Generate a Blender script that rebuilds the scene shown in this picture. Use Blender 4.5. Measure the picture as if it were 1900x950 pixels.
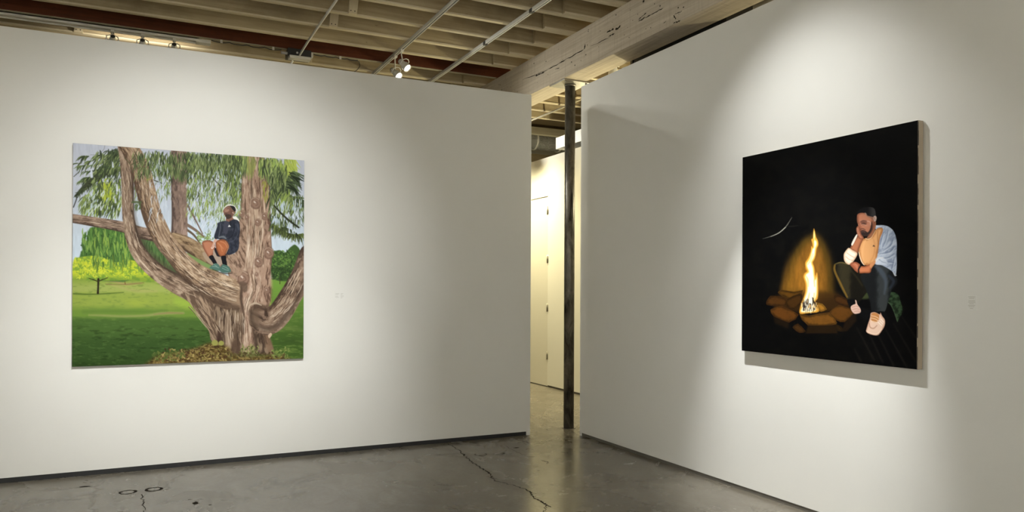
import bpy, bmesh, math, random
import numpy as np
from mathutils import Vector, Matrix

for _o in list(bpy.data.objects):
    bpy.data.objects.remove(_o)
SC = bpy.context.scene
COL = SC.collection

# ------------------------------------------------------------------ camera
TH = math.atan2(.440, .898); ROLL = .0045; FPX = 1411.0; HY = 533.0
CAM = np.array([0.0, 0.0, 1.58])
FW = np.array([math.sin(TH), math.cos(TH), 0.0])
_R0 = np.array([math.cos(TH), -math.sin(TH), 0.0]); _U0 = np.array([0.0, 0.0, 1.0])
RT = _R0*math.cos(ROLL) + _U0*math.sin(ROLL)
UP = _U0*math.cos(ROLL) - _R0*math.sin(ROLL)
cd = bpy.data.cameras.new('camera'); cam = bpy.data.objects.new('camera', cd); COL.objects.link(cam)
cam.matrix_world = Matrix(((RT[0], UP[0], -FW[0], CAM[0]), (RT[1], UP[1], -FW[1], CAM[1]),
                           (RT[2], UP[2], -FW[2], CAM[2]), (0, 0, 0, 1)))
cd.sensor_width = 36.0; cd.sensor_fit = 'HORIZONTAL'
cd.lens = 36.0*FPX/1900.0
cd.shift_y = (HY-475.0)/1900.0
cd.clip_start = .05; cd.clip_end = 100
SC.camera = cam

# ------------------------------------------------------------------ light levels
SC.view_settings.view_transform = 'Standard'
SC.view_settings.look = 'None'
SC.view_settings.gamma = 1.0
SC.view_settings.use_curve_mapping = False
SC.view_settings.exposure = 0.0
w = bpy.data.worlds.new('world'); SC.world = w; w.use_nodes = True
w.node_tree.nodes['Background'].inputs[0].default_value = (1, .97, .92, 1)
w.node_tree.nodes['Background'].inputs[1].default_value = 0.0

NEUTRAL = (.98, .98, .885)
KEY = (.97, .985, .955)
WARM = (1.0, .90, .56)
P_LEFT = 920.0        # two spots on the tree painting
P_RIGHT = 715.0       # two spots on the fire painting
P_PAIR = 36         # the lit pair seen above the wall
P_BACKWALL = 1100.0    # corridor wash
P_HIDDEN = 9.0       # three heads behind the long wall
P_UP = 72.0           # added unseen corridor uplights
P_FILL = 1120.0        # fill spots added out of view for ambient bounce

def ray(px, py):
    d = FW + RT*((px-950)/FPX) + UP*((HY-py)/FPX)
    return d
def on_plane(px, py, axis, val):
    d = ray(px, py); t = (val-CAM[axis])/d[axis]
    return CAM + d*t
def proj(P):
    v = np.asarray(P, float)-CAM; z = v@FW
    return 950+FPX*(v@RT)/z, HY-FPX*(v@UP)/z

# ------------------------------------------------------------------ object helpers
def tag(o, label=None, cat=None, group=None, kind=None):
    if label: o['label'] = label
    if cat: o['category'] = cat
    if group: o['group'] = group
    if kind: o['kind'] = kind
    return o
def thing(name, label, cat, loc=(0, 0, 0), group=None):
    o = bpy.data.objects.new(name, None); COL.objects.link(o)
    o.location = loc; o.empty_display_size = .1
    return tag(o, label, cat, group)
def link(name, bm, mat, parent=None, smooth=False, mats=None):
    me = bpy.data.meshes.new(name)
    bmesh.ops.recalc_face_normals(bm, faces=bm.faces)
    bm.to_mesh(me); bm.free()
    for m in (mats or [mat]): me.materials.append(m)
    if smooth:
        for p in me.polygons: p.use_smooth = True
    o = bpy.data.objects.new(name, me); COL.objects.link(o)
    if parent is not None: o.parent = parent
    return o
def box(bm, a, b, bevel=0.0):
    vs = [bm.verts.new((x, y, z)) for z in (a[2], b[2]) for y in (a[1], b[1]) for x in (a[0], b[0])]
    fs = [bm.faces.new([vs[i] for i in f]) for f in ((0,2,3,1),(4,5,7,6),(0,1,5,4),(2,6,7,3),(0,4,6,2),(1,3,7,5))]
    if bevel:
        es = list({e for f in fs for e in f.edges})
        bmesh.ops.bevel(bm, geom=es, offset=bevel, segments=2, affect='EDGES', profile=.7)
    return bm
def mk(): return bmesh.new()
def rings(bm, prof, axis_from, axis_to, seg=24, cap=True):
    """surface of revolution: prof = [(t along axis in metres, radius)]"""
    a = Vector(axis_from); d = (Vector(axis_to)-a).normalized()
    u = d.orthogonal().normalized(); v = d.cross(u)
    prev = None; first = None
    for t, r in prof:
        ring = [bm.verts.new(a+d*t+(u*math.cos(2*math.pi*i/seg)+v*math.sin(2*math.pi*i/seg))*r) for i in range(seg)]
        if prev:
            for i in range(seg): bm.faces.new((prev[i], prev[(i+1) % seg], ring[(i+1) % seg], ring[i]))
        else: first = ring
        prev = ring
    if cap:
        bm.faces.new(first[::-1]); bm.faces.new(prev)
    return bm
def cyl(bm, p, q, r, seg=20):
    L = (Vector(q)-Vector(p)).length
    return rings(bm, [(0, r), (L, r)], p, q, seg)
def tube(bm, pts, r, seg=10):
    pts = [Vector(p) for p in pts]; prev = None; n = len(pts); u = None
    for i, p in enumerate(pts):
        d = (pts[min(i+1, n-1)]-pts[max(i-1, 0)]).normalized()
        if u is None: u = d.orthogonal().normalized()
        u = (u-d*u.dot(d)).normalized(); v = d.cross(u)
        ring = [bm.verts.new(p+(u*math.cos(2*math.pi*k/seg)+v*math.sin(2*math.pi*k/seg))*r) for k in range(seg)]
        if prev:
            for k in range(seg): bm.faces.new((prev[k], prev[(k+1) % seg], ring[(k+1) % seg], ring[k]))
        else: bm.faces.new(ring[::-1])
        prev = ring
    bm.faces.new(prev)
    return bm
def ribbon(bm, pts, widths, normal):
    """thin raised mark lying on a surface"""
    n = Vector(normal); pts = [Vector(p) for p in pts]; prev = None; m = len(pts)
    for i, p in enumerate(pts):
        d = (pts[min(i+1, m-1)]-pts[max(i-1, 0)]).normalized()
        s = d.cross(n).normalized()*widths[i]*.5
        a, b, c = bm.verts.new(p-s), bm.verts.new(p+s), bm.verts.new(p+n*.0008)
        if prev:
            bm.faces.new((prev[0], prev[2], c, a)); bm.faces.new((prev[2], prev[1], b, c))
        prev = (a, b, c)
    return bm

# ------------------------------------------------------------------ materials
def lin(c): return tuple(((v/255)/12.92 if v/255 <= .04045 else ((v/255+.055)/1.055)**2.4) for v in c)
class MT:
    def __init__(s, name):
        s.m = bpy.data.materials.new(name); s.m.use_nodes = True; s.nt = s.m.node_tree
        s.b = s.nt.nodes['Principled BSDF']; s.coord = None
    def n(s, t, **kw):
        x = s.nt.nodes.new(t)
        for k, v in kw.items(): setattr(x, k, v)
        return x
    def l(s, a, b): s.nt.links.new(a, b)
    def co(s, scale=(1, 1, 1)):
        if s.coord is None: s.coord = s.n('ShaderNodeTexCoord')
        mp = s.n('ShaderNodeMapping'); mp.inputs['Scale'].default_value = scale
        s.l(s.coord.outputs['Object'], mp.inputs['Vector']); return mp.outputs[0]
    def noise(s, scale, detail=4, stretch=(1, 1, 1), rough=.55, dist=0):
        x = s.n('ShaderNodeTexNoise'); x.inputs['Scale'].default_value = scale; x.inputs['Detail'].default_value = detail
        x.inputs['Roughness'].default_value = rough; x.inputs['Distortion'].default_value = dist
        s.l(s.co(stretch), x.inputs['Vector']); return x.outputs['Fac']
    def ramp(s, fac, stops, interp='LINEAR'):
        r = s.n('ShaderNodeValToRGB'); r.color_ramp.interpolation = interp
        els = r.color_ramp.elements
        while len(els) < len(stops): els.new(.5)
        for e, (p, c) in zip(els, stops):
            e.position = p; e.color = (c, c, c, 1) if isinstance(c, (int, float)) else (*c, 1)
        s.l(fac, r.inputs[0]); return r.outputs[0]
    def mix(s, fac, a, b, mode='MIX'):
        x = s.n('ShaderNodeMix', data_type='RGBA', blend_type=mode)
        for sock, v in ((x.inputs[0], fac), (x.inputs[6], a), (x.inputs[7], b)):
            if isinstance(v, (int, float)): sock.default_value = v
            elif isinstance(v, tuple): sock.default_value = (*v, 1)
            else: s.l(v, sock)
        return x.outputs[2]
    def bump(s, h, strength=.2, dist=.01):
        x = s.n('ShaderNodeBump'); x.inputs['Strength'].default_value = strength; x.inputs['Distance'].default_value = dist
        s.l(h, x.inputs['Height']); s.l(x.outputs[0], s.b.inputs['Normal'])
    def set(s, color=None, rough=None, metal=None, spec=None):
        for k, v in (('Base Color', color), ('Roughness', rough), ('Metallic', metal), ('Specular IOR Level', spec)):
            if v is None: continue
            if isinstance(v, (int, float)): s.b.inputs[k].default_value = v
            elif isinstance(v, tuple): s.b.inputs[k].default_value = (*v, 1)
            else: s.l(v, s.b.inputs[k])
        return s

def wallmat(name, c, var=.03):
    t = MT(name); n = t.noise(1.3, 5); f = t.noise(160, 3)
    col = t.mix(t.ramp(n, [(.3, 0.0), (.7, 1.0)]), tuple(v*(1-var) for v in c), c)
    t.set(col, .62, 0, .25); t.bump(f, .06, .002); return t.m
M = {}
M['wall'] = wallmat('white_wall_paint', (.80, .79, .765))
M['cream_wall'] = wallmat('cream_wall_paint', (.80, .77, .68))
t = MT('cream_door_paint'); t.set(t.mix(t.noise(3, 3), (.70, .665, .56), (.73, .69, .59)), .45, 0, .3); M['door'] = t.m
t = MT('black_reveal'); t.set(t.mix(t.noise(20, 3), (.008, .008, .009), (.02, .02, .022)), .6); M['black'] = t.m
t = MT('grey_reveal'); t.set(t.mix(t.noise(12, 3), (.11, .10, .085), (.16, .145, .125)), .5); M['reveal'] = t.m

# polished concrete floor
t = MT('polished_concrete')
big = t.noise(.55, 6, (1, 1, 1), .6, .6); mid = t.noise(2.6, 8, (1.5, .8, 1), .62, 1.2); fine = t.noise(34, 6, (1, 1, 1), .7)
spk = t.noise(150, 3)
c1 = t.mix(t.ramp(big, [(.32, 0.0), (.68, 1.0)]), (.14, .124, .098), (.215, .194, .160))
c2 = t.mix(t.ramp(mid, [(.34, 0.0), (.68, 1.0)]), (.135, .119, .094), (.225, .203, .168))
c3 = t.mix(.5, c1, c2)
c4 = t.mix(t.ramp(fine, [(.3, .35), (.7, 0.0)]), c3, (.095, .083, .067))
c5 = t.mix(t.ramp(spk, [(.66, 0.0), (.74, .35)]), c4, (.36, .33, .29))
c5 = t.mix(1.0, c5, (1.12, 1.11, 1.07), 'MULTIPLY')
t.set(c5, t.ramp(t.noise(1.9, 6, (1, 1, 1), .6, .8), [(.3, .17), (.7, .33)]), 0, .5); t.bump(mid, .03, .003); M['floor'] = t.m
t = MT('concrete_crack'); t.set(t.mix(t.noise(60, 2), (.022, .018, .014), (.05, .042, .034)), .95, 0, 0.0); M['crack'] = t.m
t = MT('pale_patch_edge'); t.set(t.mix(t.noise(25, 3), (.17, .155, .13), (.30, .275, .235)), .4); M['patch'] = t.m

# painted, aged lumber
def lumber(name, a, b, dirt, st=(.25, 6, 6), amt=.55, rough=.75):
    t = MT(name); g = t.noise(5, 7, st, .65, .4); d = t.noise(1.2, 6, (1, 1.6, 1.6), .62); s = t.noise(16, 5, (.5, 1.6, 1.6), .7)
    c = t.mix(t.ramp(g, [(.3, 0.0), (.7, 1.0)]), a, b)
    c = t.mix(t.ramp(d, [(.5, 0.0), (.78, amt)]), c, dirt)
    c = t.mix(t.ramp(s, [(.66, 0.0), (.76, .75)]), c, tuple(v*.25 for v in dirt))
    t.set(c, rough, 0, .2); t.bump(g, .25, .004); return t.m
M['joist'] = lumber('aged_cream_lumber', (.36, .285, .17), (.50, .41, .26), (.17, .12, .065), (.25, 6, 6), .7)
M['lit_batten'] = lumber('bounce_lit_batten_paint', (.58, .50, .345), (.70, .615, .45), (.34, .26, .15), (.4, 6, 6), .35)  # lighter than the joists, standing in for floor light on their undersides
M['scab'] = lumber('pale_nailed_block', (.62, .53, .36), (.72, .63, .45), (.35, .26, .15), (6, 6, .25))
M['deck'] = lumber('ceiling_boards', (.17, .125, .07), (.27, .205, .12), (.07, .045, .025), (.3, 6, 6))
M['red'] = lumber('dark_red_lumber', (.075, .020, .008), (.12, .034, .013), (.02, .008, .004), (.25, 5, 6), .7, .6)
M['greybeam'] = lumber('grey_cream_lumber', (.30, .27, .20), (.40, .36, .27), (.15, .12, .08))
# limewashed beam, grain runs along Y
t = MT('limewashed_beam'); g = t.noise(4, 8, (7, .22, 7), .7, .5); d = t.noise(1.5, 5, (1, .7, 1.8)); v = t.noise(7, 4, (1, 4, .4)); s = t.noise(22, 4, (2, .8, 2), .7)
c = t.mix(t.ramp(g, [(.3, 0.0), (.72, 1.0)]), (.44, .37, .285), (.66, .585, .48))
c = t.mix(t.ramp(v, [(.5, 0.0), (.72, .35)]), c, (.37, .31, .235))
c = t.mix(t.ramp(d, [(.55, 0.0), (.8, .45)]), c, (.34, .27, .19))
c = t.mix(t.ramp(s, [(.69, 0.0), (.75, .85)]), c, (.07, .05, .035))
t.set(c, .8, 0, .2); t.bump(g, .3, .004); M['beam'] = t.m
t = MT('mottled_steel'); n1 = t.noise(5, 7, (1.6, 1.6, .6), .68, .7); n2 = t.noise(2.2, 5, (1, 1, .45), .6, 1.0)
c = t.mix(t.ramp(n1, [(.35, 0.0), (.68, 1.0)]), (.02, .018, .015), (.34, .315, .275))
c = t.mix(t.ramp(n2, [(.45, 0.0), (.66, .6)]), c, (.022, .018, .014))
t.set(c, t.ramp(n1, [(.3, .28), (.7, .5)]), .5); M['steel'] = t.m
t = MT('galvanised_plate'); t.set(t.mix(t.noise(9, 6, rough=.7), (.17, .155, .13), (.42, .39, .34)), .45, .6); M['plate'] = t.m
t = MT('bright_conduit_metal'); t.set(t.mix(t.noise(14, 4), (.72, .71, .68), (.86, .85, .83)), .28, .25); M['conduit'] = t.m
t = MT('white_enamel'); t.set(t.mix(t.noise(6, 2), (.62, .60, .56), (.70, .68, .64)), .35, 0, .5); M['enamel'] = t.m
t = MT('track_slot_dark'); t.set(t.mix(t.noise(6, 2), (.03, .03, .032), (.06, .06, .06)), .4, .4); M['slot'] = t.m
t = MT('dark_sheet_metal'); t.set(t.mix(t.noise(4, 5), (.022, .022, .022), (.055, .052, .048)), .45, .5); M['darkmetal'] = t.m
t = MT('silver_duct_foil'); n = t.noise(9, 6, (1, 3, 3), .7, 1.4); t.set(t.mix(n, (.20, .20, .195), (.72, .72, .70)), .25, .5); t.bump(n, .8, .03); M['foil'] = t.m
t = MT('white_duct_paint'); t.set(t.mix(t.noise(3, 2), (.80, .79, .76), (.86, .85, .82)), .5); M['whitebox'] = t.m
t = MT('raw_canvas_edge'); n = t.noise(90, 4, (1, 1, 1)); t.set(t.mix(t.noise(5, 5, (1, 1, .3)), (.33, .27, .205), (.50, .43, .34)), .85, 0, .1); t.bump(n, .2, .001); M['canvas'] = t.m
t = MT('shaded_canvas_edge'); t.set(t.mix(t.noise(8, 4), (.03, .022, .03), (.075, .055, .07)), .7); M['shade_edge'] = t.m  # dark tone stands in for shade on the canvas sides
t = MT('pale_pine_stretcher'); t.set(t.mix(t.noise(6, 5, (1, 1, .2)), (.45, .33, .2), (.56, .43, .28)), .7); M['pine'] = t.m
t = MT('label_card'); t.set(t.mix(t.noise(8, 2), (.77, .765, .74), (.80, .79, .77)), .6); M['card'] = t.m
t = MT('label_print'); t.set(t.mix(t.noise(200, 3), (.50, .49, .45), (.60, .59, .55)), .7); M['print'] = t.m
t = MT('hinge_metal'); t.set(t.mix(t.noise(30, 2), (.28, .26, .20), (.38, .35, .28)), .4, .6); M['hinge'] = t.m
def lens(name, c, s):
    t = MT(name); t.set((.9, .9, .9), .3); t.b.inputs['Emission Color'].default_value = (*c, 1)
    t.b.inputs['Emission Strength'].default_value = s; return t.m
M['lens'] = lens('lit_lens', (1, .97, .90), 9.0)
# ------------------------------------------------------------------ painted pictures (brush work computed with numpy, stored on a fine mesh)
_rng = np.random.RandomState(7)
_LAT = _rng.rand(256, 256).astype(np.float32)
def vnoise(x, y, seed=0):
    x = np.asarray(x, np.float32)+seed*17.31; y = np.asarray(y, np.float32)+seed*9.73
    xi = np.floor(x).astype(int); yi = np.floor(y).astype(int); fx = x-xi; fy = y-yi
    fx = fx*fx*(3-2*fx); fy = fy*fy*(3-2*fy)
    a = _LAT[yi % 256, xi % 256]; b = _LAT[yi % 256, (xi+1) % 256]; c = _LAT[(yi+1) % 256, xi % 256]; d = _LAT[(yi+1) % 256, (xi+1) % 256]
    return (a*(1-fx)+b*fx)*(1-fy)+(c*(1-fx)+d*fx)*fy
def fbm(x, y, seed=0, o=4):
    s = 0; a = .5; tot = 0
    for i in range(o):
        s = s+a*vnoise(x*2**i, y*2**i, seed+i*3); tot += a; a *= .55
    return s/tot
def sm(x, a, b):
    t_ = np.clip((x-a)/(b-a), 0, 1); return t_*t_*(3-2*t_)
def mixc(a, b, f):
    a = np.asarray(a, np.float32); b = np.asarray(b, np.float32); f = np.asarray(f, np.float32)[..., None]
    return a*(1-f)+b*f
def catmull(P, n=5, closed=False):
    P = np.asarray(P, float); m = len(P)
    if m < 3: return P
    out = []
    rng = range(m) if closed else range(m-1)
    for i in rng:
        g = lambda k: P[k % m] if closed else P[min(max(k, 0), m-1)]
        p0, p1, p2, p3 = g(i-1), g(i), g(i+1), g(i+2)
        for j in range(n):
            t_ = j/n
            out.append(.5*((2*p1)+(-p0+p2)*t_+(2*p0-5*p1+4*p2-p3)*t_**2+(-p0+3*p1-3*p2+p3)*t_**3))
    if not closed: out.append(P[-1])
    return np.array(out)

class Pic:
    """corner = top-left of the picture, U = across, V = down (world vectors)"""
    def __init__(s, corner, U, V, nx, ny):
        s.c, s.U, s.V, s.nx, s.ny = map(lambda q: np.array(q, float) if not isinstance(q, int) else q, (corner, U, V, nx, ny))
        a = np.linspace(0, 1, nx); b = np.linspace(0, 1, ny)
        A, B = np.meshgrid(a, b)
        W = s.c+A[..., None]*s.U+B[..., None]*s.V
        v = W-CAM; z = v@FW
        s.X = (950+FPX*(v@RT)/z).astype(np.float32); s.Y = (HY-FPX*(v@UP)/z).astype(np.float32)
        K = np.stack([s.U, s.V, s.c-CAM], 1)
        Pm = np.stack([FPX*RT+950*FW, -FPX*UP+HY*FW, FW], 0)
        s.Hi = np.linalg.inv(Pm@K)
        s.im = np.zeros((ny, nx, 3), np.float32)
        s.sat = 1.0; s.pw = 1.0/abs(s.X[0, 1]-s.X[0, 0])*0+abs(s.X[ny//2, nx//2+1]-s.X[ny//2, nx//2])
    def bb(s, x0, y0, x1, y1):
        q = np.array([[x0, y0, 1], [x1, y0, 1], [x0, y1, 1], [x1, y1, 1]], float)@s.Hi.T
        q = q[:, :2]/q[:, 2:]
        i0 = int(np.clip(math.floor(q[:, 0].min()*(s.nx-1))-1, 0, s.nx)); i1 = int(np.clip(math.ceil(q[:, 0].max()*(s.nx-1))+2, 0, s.nx))
        j0 = int(np.clip(math.floor(q[:, 1].min()*(s.ny-1))-1, 0, s.ny)); j1 = int(np.clip(math.ceil(q[:, 1].max()*(s.ny-1))+2, 0, s.ny))
        return slice(j0, j1), slice(i0, i1)
    def comp(s, sl, a, col):
        a = a[..., None]
        s.im[sl] = s.im[sl]*(1-a)+np.asarray(col, np.float32)*a
    def fill(s, f):
        s.im[:] = f(s.X, s.Y)
    def poly(s, pts, col, soft=.6, smooth=4, alpha=1.0, tile=None, clip=None):
        P = T(pts, tile)
        if smooth: P = catmull(P, smooth, True)
        x0, y0 = P.min(0)-soft-1; x1, y1 = P.max(0)+soft+1
        sl = s.bb(x0, y0, x1, y1); X = s.X[sl]; Y = s.Y[sl]
        if X.size == 0: return
        ins = np.zeros(X.shape, bool); dm = np.full(X.shape, 1e9, np.float32)
        Q = np.roll(P, -1, 0)
        for (ax, ay), (bx, by) in zip(P, Q):
            if ay != by:
                c = ((ay > Y) != (by > Y)) & (X < (bx-ax)*(Y-ay)/(by-ay)+ax)
                ins ^= c
            dx, dy = bx-ax, by-ay; L = dx*dx+dy*dy+1e-9
            u = np.clip(((X-ax)*dx+(Y-ay)*dy)/L, 0, 1)
            d = (X-ax-u*dx)**2+(Y-ay-u*dy)**2
            np.minimum(dm, d, out=dm)
        d = np.sqrt(dm)*np.where(ins, 1, -1)
        a = np.clip(d/soft*.5+.5, 0, 1); 
        if soft > 1.5: a = a*a*(3-2*a)
        a = a*alpha
        if callable(col): col = col(X, Y, d)
        s.comp(sl, a, col)
    def stroke(s, pts, wd, col, soft=.5, alpha=1.0, smooth=6, tile=None, taper=False):
        """wd = full width(s) in photo pixels; col may be f(s, t, X, Y)"""
        P = T(pts, tile); k = T.scale(tile)
        wd = np.atleast_1d(np.asarray(wd, float))/k
        if len(wd) == 1: wd = np.repeat(wd, len(P))
        if smooth and len(P) > 2:
            R = catmull(np.column_stack([P, wd]), smooth); P = R[:, :2]; wd = R[:, 2]
        if taper:
            q = np.linspace(0, 1, len(P)); wd = wd*np.sqrt(np.clip(4*q*(1-q), .03, 1))
        mw = wd.max()*.5+soft+1
        sl = s.bb(P[:, 0].min()-mw, P[:, 1].min()-mw, P[:, 0].max()+mw, P[:, 1].max()+mw)
        X = s.X[sl]; Y = s.Y[sl]
        if X.size == 0: return
        best = np.full(X.shape, -1e9, np.float32); S = np.zeros(X.shape, np.float32); Tt = np.zeros(X.shape, np.float32); acc = 0
        for i in range(len(P)-1):
            ax, ay = P[i]; dx, dy = P[i+1]-P[i]; L = math.hypot(dx, dy)+1e-6
            u = np.clip(((X-ax)*dx+(Y-ay)*dy)/(L*L), 0, 1)
            ex = X-ax-u*dx; ey = Y-ay-u*dy; r = (wd[i]*(1-u)+wd[i+1]*u)*.5
            d = r-np.sqrt(ex*ex+ey*ey); m = d > best
            best = np.where(m, d, best); S = np.where(m, acc+u*L, S)
            Tt = np.where(m, (ex*(-dy)+ey*dx)/L/np.maximum(r, .1), Tt); acc += L
        a = np.clip(best/soft*.5+.5, 0, 1)*alpha
        if callable(col): col = col(S, Tt, X, Y)
        s.comp(sl, a, col)
    def mesh(s, name, mat, parent, normal, lift=.0004):
        n = s.nx*s.ny
        A, B = np.meshgrid(np.linspace(0, 1, s.nx), np.linspace(0, 1, s.ny))
        lum = s.im.mean(2)
        W = s.c+A[..., None]*s.U+B[..., None]*s.V+np.array(normal)*(.0006+lift*lum[..., None]/255)
        idx = np.arange(n).reshape(s.ny, s.nx)
        q = np.stack([idx[:-1, :-1], idx[1:, :-1], idx[1:, 1:], idx[:-1, 1:]], -1).reshape(-1, 4)
        me = bpy.data.meshes.new(name)
        me.vertices.add(n); me.vertices.foreach_set('co', W.reshape(-1).astype(np.float32))
        me.loops.add(q.size); me.loops.foreach_set('vertex_index', q.reshape(-1).astype(np.int32))
        me.polygons.add(len(q)); me.polygons.foreach_set('loop_start', (np.arange(len(q))*4).astype(np.int32))
        me.update(calc_edges=True)
        at = me.color_attributes.new('paint', 'FLOAT_COLOR', 'POINT')
        c = np.clip(s.im, 0, 255)/255.0; g_ = c.mean(2, keepdims=True); c = g_+(c-g_)*s.sat
        c = np.where(c <= .04045, c/12.92, ((c+.055)/1.055)**2.4)
        rgba = np.ones((n, 4), np.float32); rgba[:, :3] = c.reshape(-1, 3)
        at.data.foreach_set('color', rgba.reshape(-1))
        me.materials.append(mat)
        o = bpy.data.objects.new(name, me); COL.objects.link(o); o.parent = parent
        return o
class _T:
    tiles = {'A': (120, 250, 2.111), 'TL': (120, 250, 4.2217), 'TR': (340, 250, 4.2217), 'BL': (120, 465, 4.2217), 'BR': (340, 465, 4.2217),
             'P': (350, 360, 5.933), 'B': (1360, 210, 1.8265), 'F': (1400, 400, 3.96), 'M': (1530, 370, 5.9375), 'L': (1530, 500, 5.0),
             'a': (130, 255, 6.333), 'b': (270, 265, 6.333), 'c': (420, 280, 6.333), 'd': (430, 400, 6.786), 'e': (370, 530, 5.94), 'f': (230, 400, 4.318), None: (0, 0, 1.0)}
    def __call__(s, pts, tile):
        ox, oy, k = s.tiles[tile]; return np.asarray(pts, float)/k+np.array([ox, oy])
    def scale(s, tile): return s.tiles[tile][2]
T = _T()

def paint_tree(pic):
    R = random.Random(11)
    # --- sky
    def sky(X, Y):
        n = fbm(X/3, Y/22, 1); v = sm(Y, 300, 520)
        c = mixc((193, 199, 217), (203, 222, 240), v)
        return c+((n-.5)*26)[..., None]
    pic.fill(sky)
    # --- ground
    def ground(X, Y, d):
        n = fbm(X/26, Y/5, 3); f = fbm(X/9, Y/2.6, 5)
        yy = Y+(n-.5)*8
        c = mixc((140, 168, 62), (163, 178, 84), sm(yy, 515, 535))
        c = mixc(c, (150, 172, 66), sm(yy, 538, 548)); c = mixc(c, (112, 148, 52), sm(yy, 562, 580))
        c = mixc(c, (74, 108, 44), sm(yy, 584, 596)); c = mixc(c, (57, 88, 36), sm(yy, 610, 640)); c = mixc(c, (50, 78, 30), sm(yy, 648, 680))
        c = mixc(c, (118, 146, 60), .55*sm(f, .52, .75)*(1-sm(yy, 585, 600)))
        c = mixc(c, (92, 124, 56), .5*sm(f, .55, .8)*sm(yy, 585, 600))
        c = mixc(c, (40, 62, 24), .55*sm(fbm(X/16, Y/4, 9), .55, .75)*sm(yy, 600, 615))
        return c
    pic.poly([(100, 518), (180, 514), (250, 513), (330, 518), (600, 518), (600, 760), (100, 760)], ground, .8, 0)
    # tan path and shadow strip
    pic.stroke([(300, 232), (400, 245), (480, 262), (600, 255)], [6, 16, 16, 6], (176, 148, 98), 2, .8, tile='BL')
    pic.stroke([(330, 258), (450, 290), (560, 315), (720, 318)], [4, 12, 14, 6], (178, 172, 98), 2.5, .8, tile='BL')
    pic.stroke([(320, 262), (420, 266), (520, 262), (620, 252)], 4, (120, 88, 52), .8, .8, tile='BL')
    pic.stroke([(470, 222), (474, 262)], 7, (120, 84, 50), .6, .9, tile='BL')
    pic.stroke([(70, 338), (200, 342), (340, 336), (460, 328)], [10, 9, 8, 5], (76, 104, 34), 1.2, .9, tile='BL')
    pic.stroke([(150, 478), (350, 474), (600, 478), (800, 474)], [20, 18, 16, 10], (92, 128, 48), 4, .7, tile='BL')
    pic.stroke([(190, 505), (300, 508), (450, 514), (640, 508), (760, 492), (930, 488)], [8, 13, 14, 16, 22, 14], (166, 164, 100), 2, .75, tile='BL')
    pic.stroke([(700, 500), (820, 488), (930, 492)], [4, 9, 5], (150, 116, 78), 1, .7, tile='BL')
    pic.stroke([(480, 398), (560, 410), (640, 402)], [20, 50, 20], (166, 184, 60), 5, .6, tile='BL')
    pic.stroke([(880, 400), (960, 420)], [50, 70], (160, 196, 60), 5, .6, tile='BL')
    # right lawn
    def lawn2(X, Y, d):
        f = fbm(X/12, Y/3, 14); v = sm(Y, 520, 640)
        c = mixc((112, 158, 56), (66, 98, 36), v); return mixc(c, (120, 146, 62), .5*sm(f, .52, .72))
    pic.poly([(690, 215), (1000, 215), (1000, 960), (690, 960)], lawn2, 2, 0, tile='BR')
    for y_, c_ in ((420, (92, 128, 50)), (560, (88, 118, 48)), (620, (104, 128, 58)), (720, (58, 84, 34))):
        pic.stroke([(760, y_), (850, y_-12), (940, y_+4)], [12, 34, 16], c_, 5, .7, tile='BR')
    # --- far trees
    pic.poly([(58, 480), (75, 440), (85, 415), (95, 372), (120, 360), (200, 365), (300, 380), (300, 560), (60, 560)], (74, 116, 52), 1.2, 3, tile='A')
    def leafblob(tile, x0, y0, x1, y1, n, cols, w, ln, ang=(0, 6.28)):
        for _ in range(n):
            x = R.uniform(x0, x1); y = R.uniform(y0, y1); a = R.uniform(*ang); l = ln*R.uniform(.5, 1.2)
            pic.stroke([(x, y), (x+l*math.cos(a), y+l*math.sin(a))], w*R.uniform(.6, 1.3), R.choice(cols), .5, .85, 0, tile=tile, taper=False)
    leafblob('A', 70, 385, 200, 500, 190, [(60, 100, 44), (90, 138, 58), (50, 86, 40), (104, 156, 62)], 4, 9)
    def ytree(X, Y, d):
        f = fbm(X/7, Y/5, 21); c = mixc((132, 172, 50), (204, 216, 44), sm(f, .35, .62)); return mixc(c, (108, 148, 52), sm(Y, 505, 520)*.7)
    pic.poly([(35, 490), (60, 480), (110, 474), (160, 484), (200, 500), (240, 488), (290, 500), (335, 520), (350, 575), (260, 570), (180, 572), (120, 572), (60, 566), (30, 560)], ytree, 1.2, 4, tile='A')
    leafblob('A', 40, 484, 170, 560, 220, [(216, 224, 46), (188, 206, 50), (150, 188, 58), (226, 232, 66), (124, 164, 54)], 4, 7)
    leafblob('A', 190, 500, 295, 560, 120, [(210, 222, 48), (168, 200, 54), (130, 172, 56)], 4, 7)
    pic.stroke([(132, 566), (131, 600), (130, 620)], [9, 7, 9], (46, 40, 24), .5, 1, tile='A')
    for q in ((95, 562), (110, 566), (150, 566), (168, 560)):
        pic.stroke([(131, 575), q], 3, (56, 52, 26), .5, .9, 0, tile='A')
    # right far trees
    pic.poly([(810, 470), (840, 452), (862, 462), (885, 440), (905, 432), (925, 470), (900, 560), (860, 574), (820, 566), (806, 540)], (66, 98, 46), 1, 4, tile='A')
    leafblob('A', 812, 455, 905, 562, 260, [(84, 126, 54), (110, 148, 62), (50, 78, 38), (42, 66, 34), (96, 136, 56)], 4, 7)
    leafblob('A', 812, 520, 880, 568, 90, [(44, 66, 34), (54, 80, 36)], 5, 7)
    pic.stroke([(843, 560), (843, 584)], 3, (60, 60, 30), .5, .9, tile='A')

    # --- back trunk, first pass foliage behind
    SK = [(206, 220, 238), (222, 232, 244), (186, 206, 228)]
    DG = [(60, 72, 48), (70, 86, 54), (84, 98, 62), (50, 62, 40)]
    MG = [(102, 122, 68), (118, 136, 80), (132, 148, 88), (90, 108, 64), (146, 162, 104)]
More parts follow.
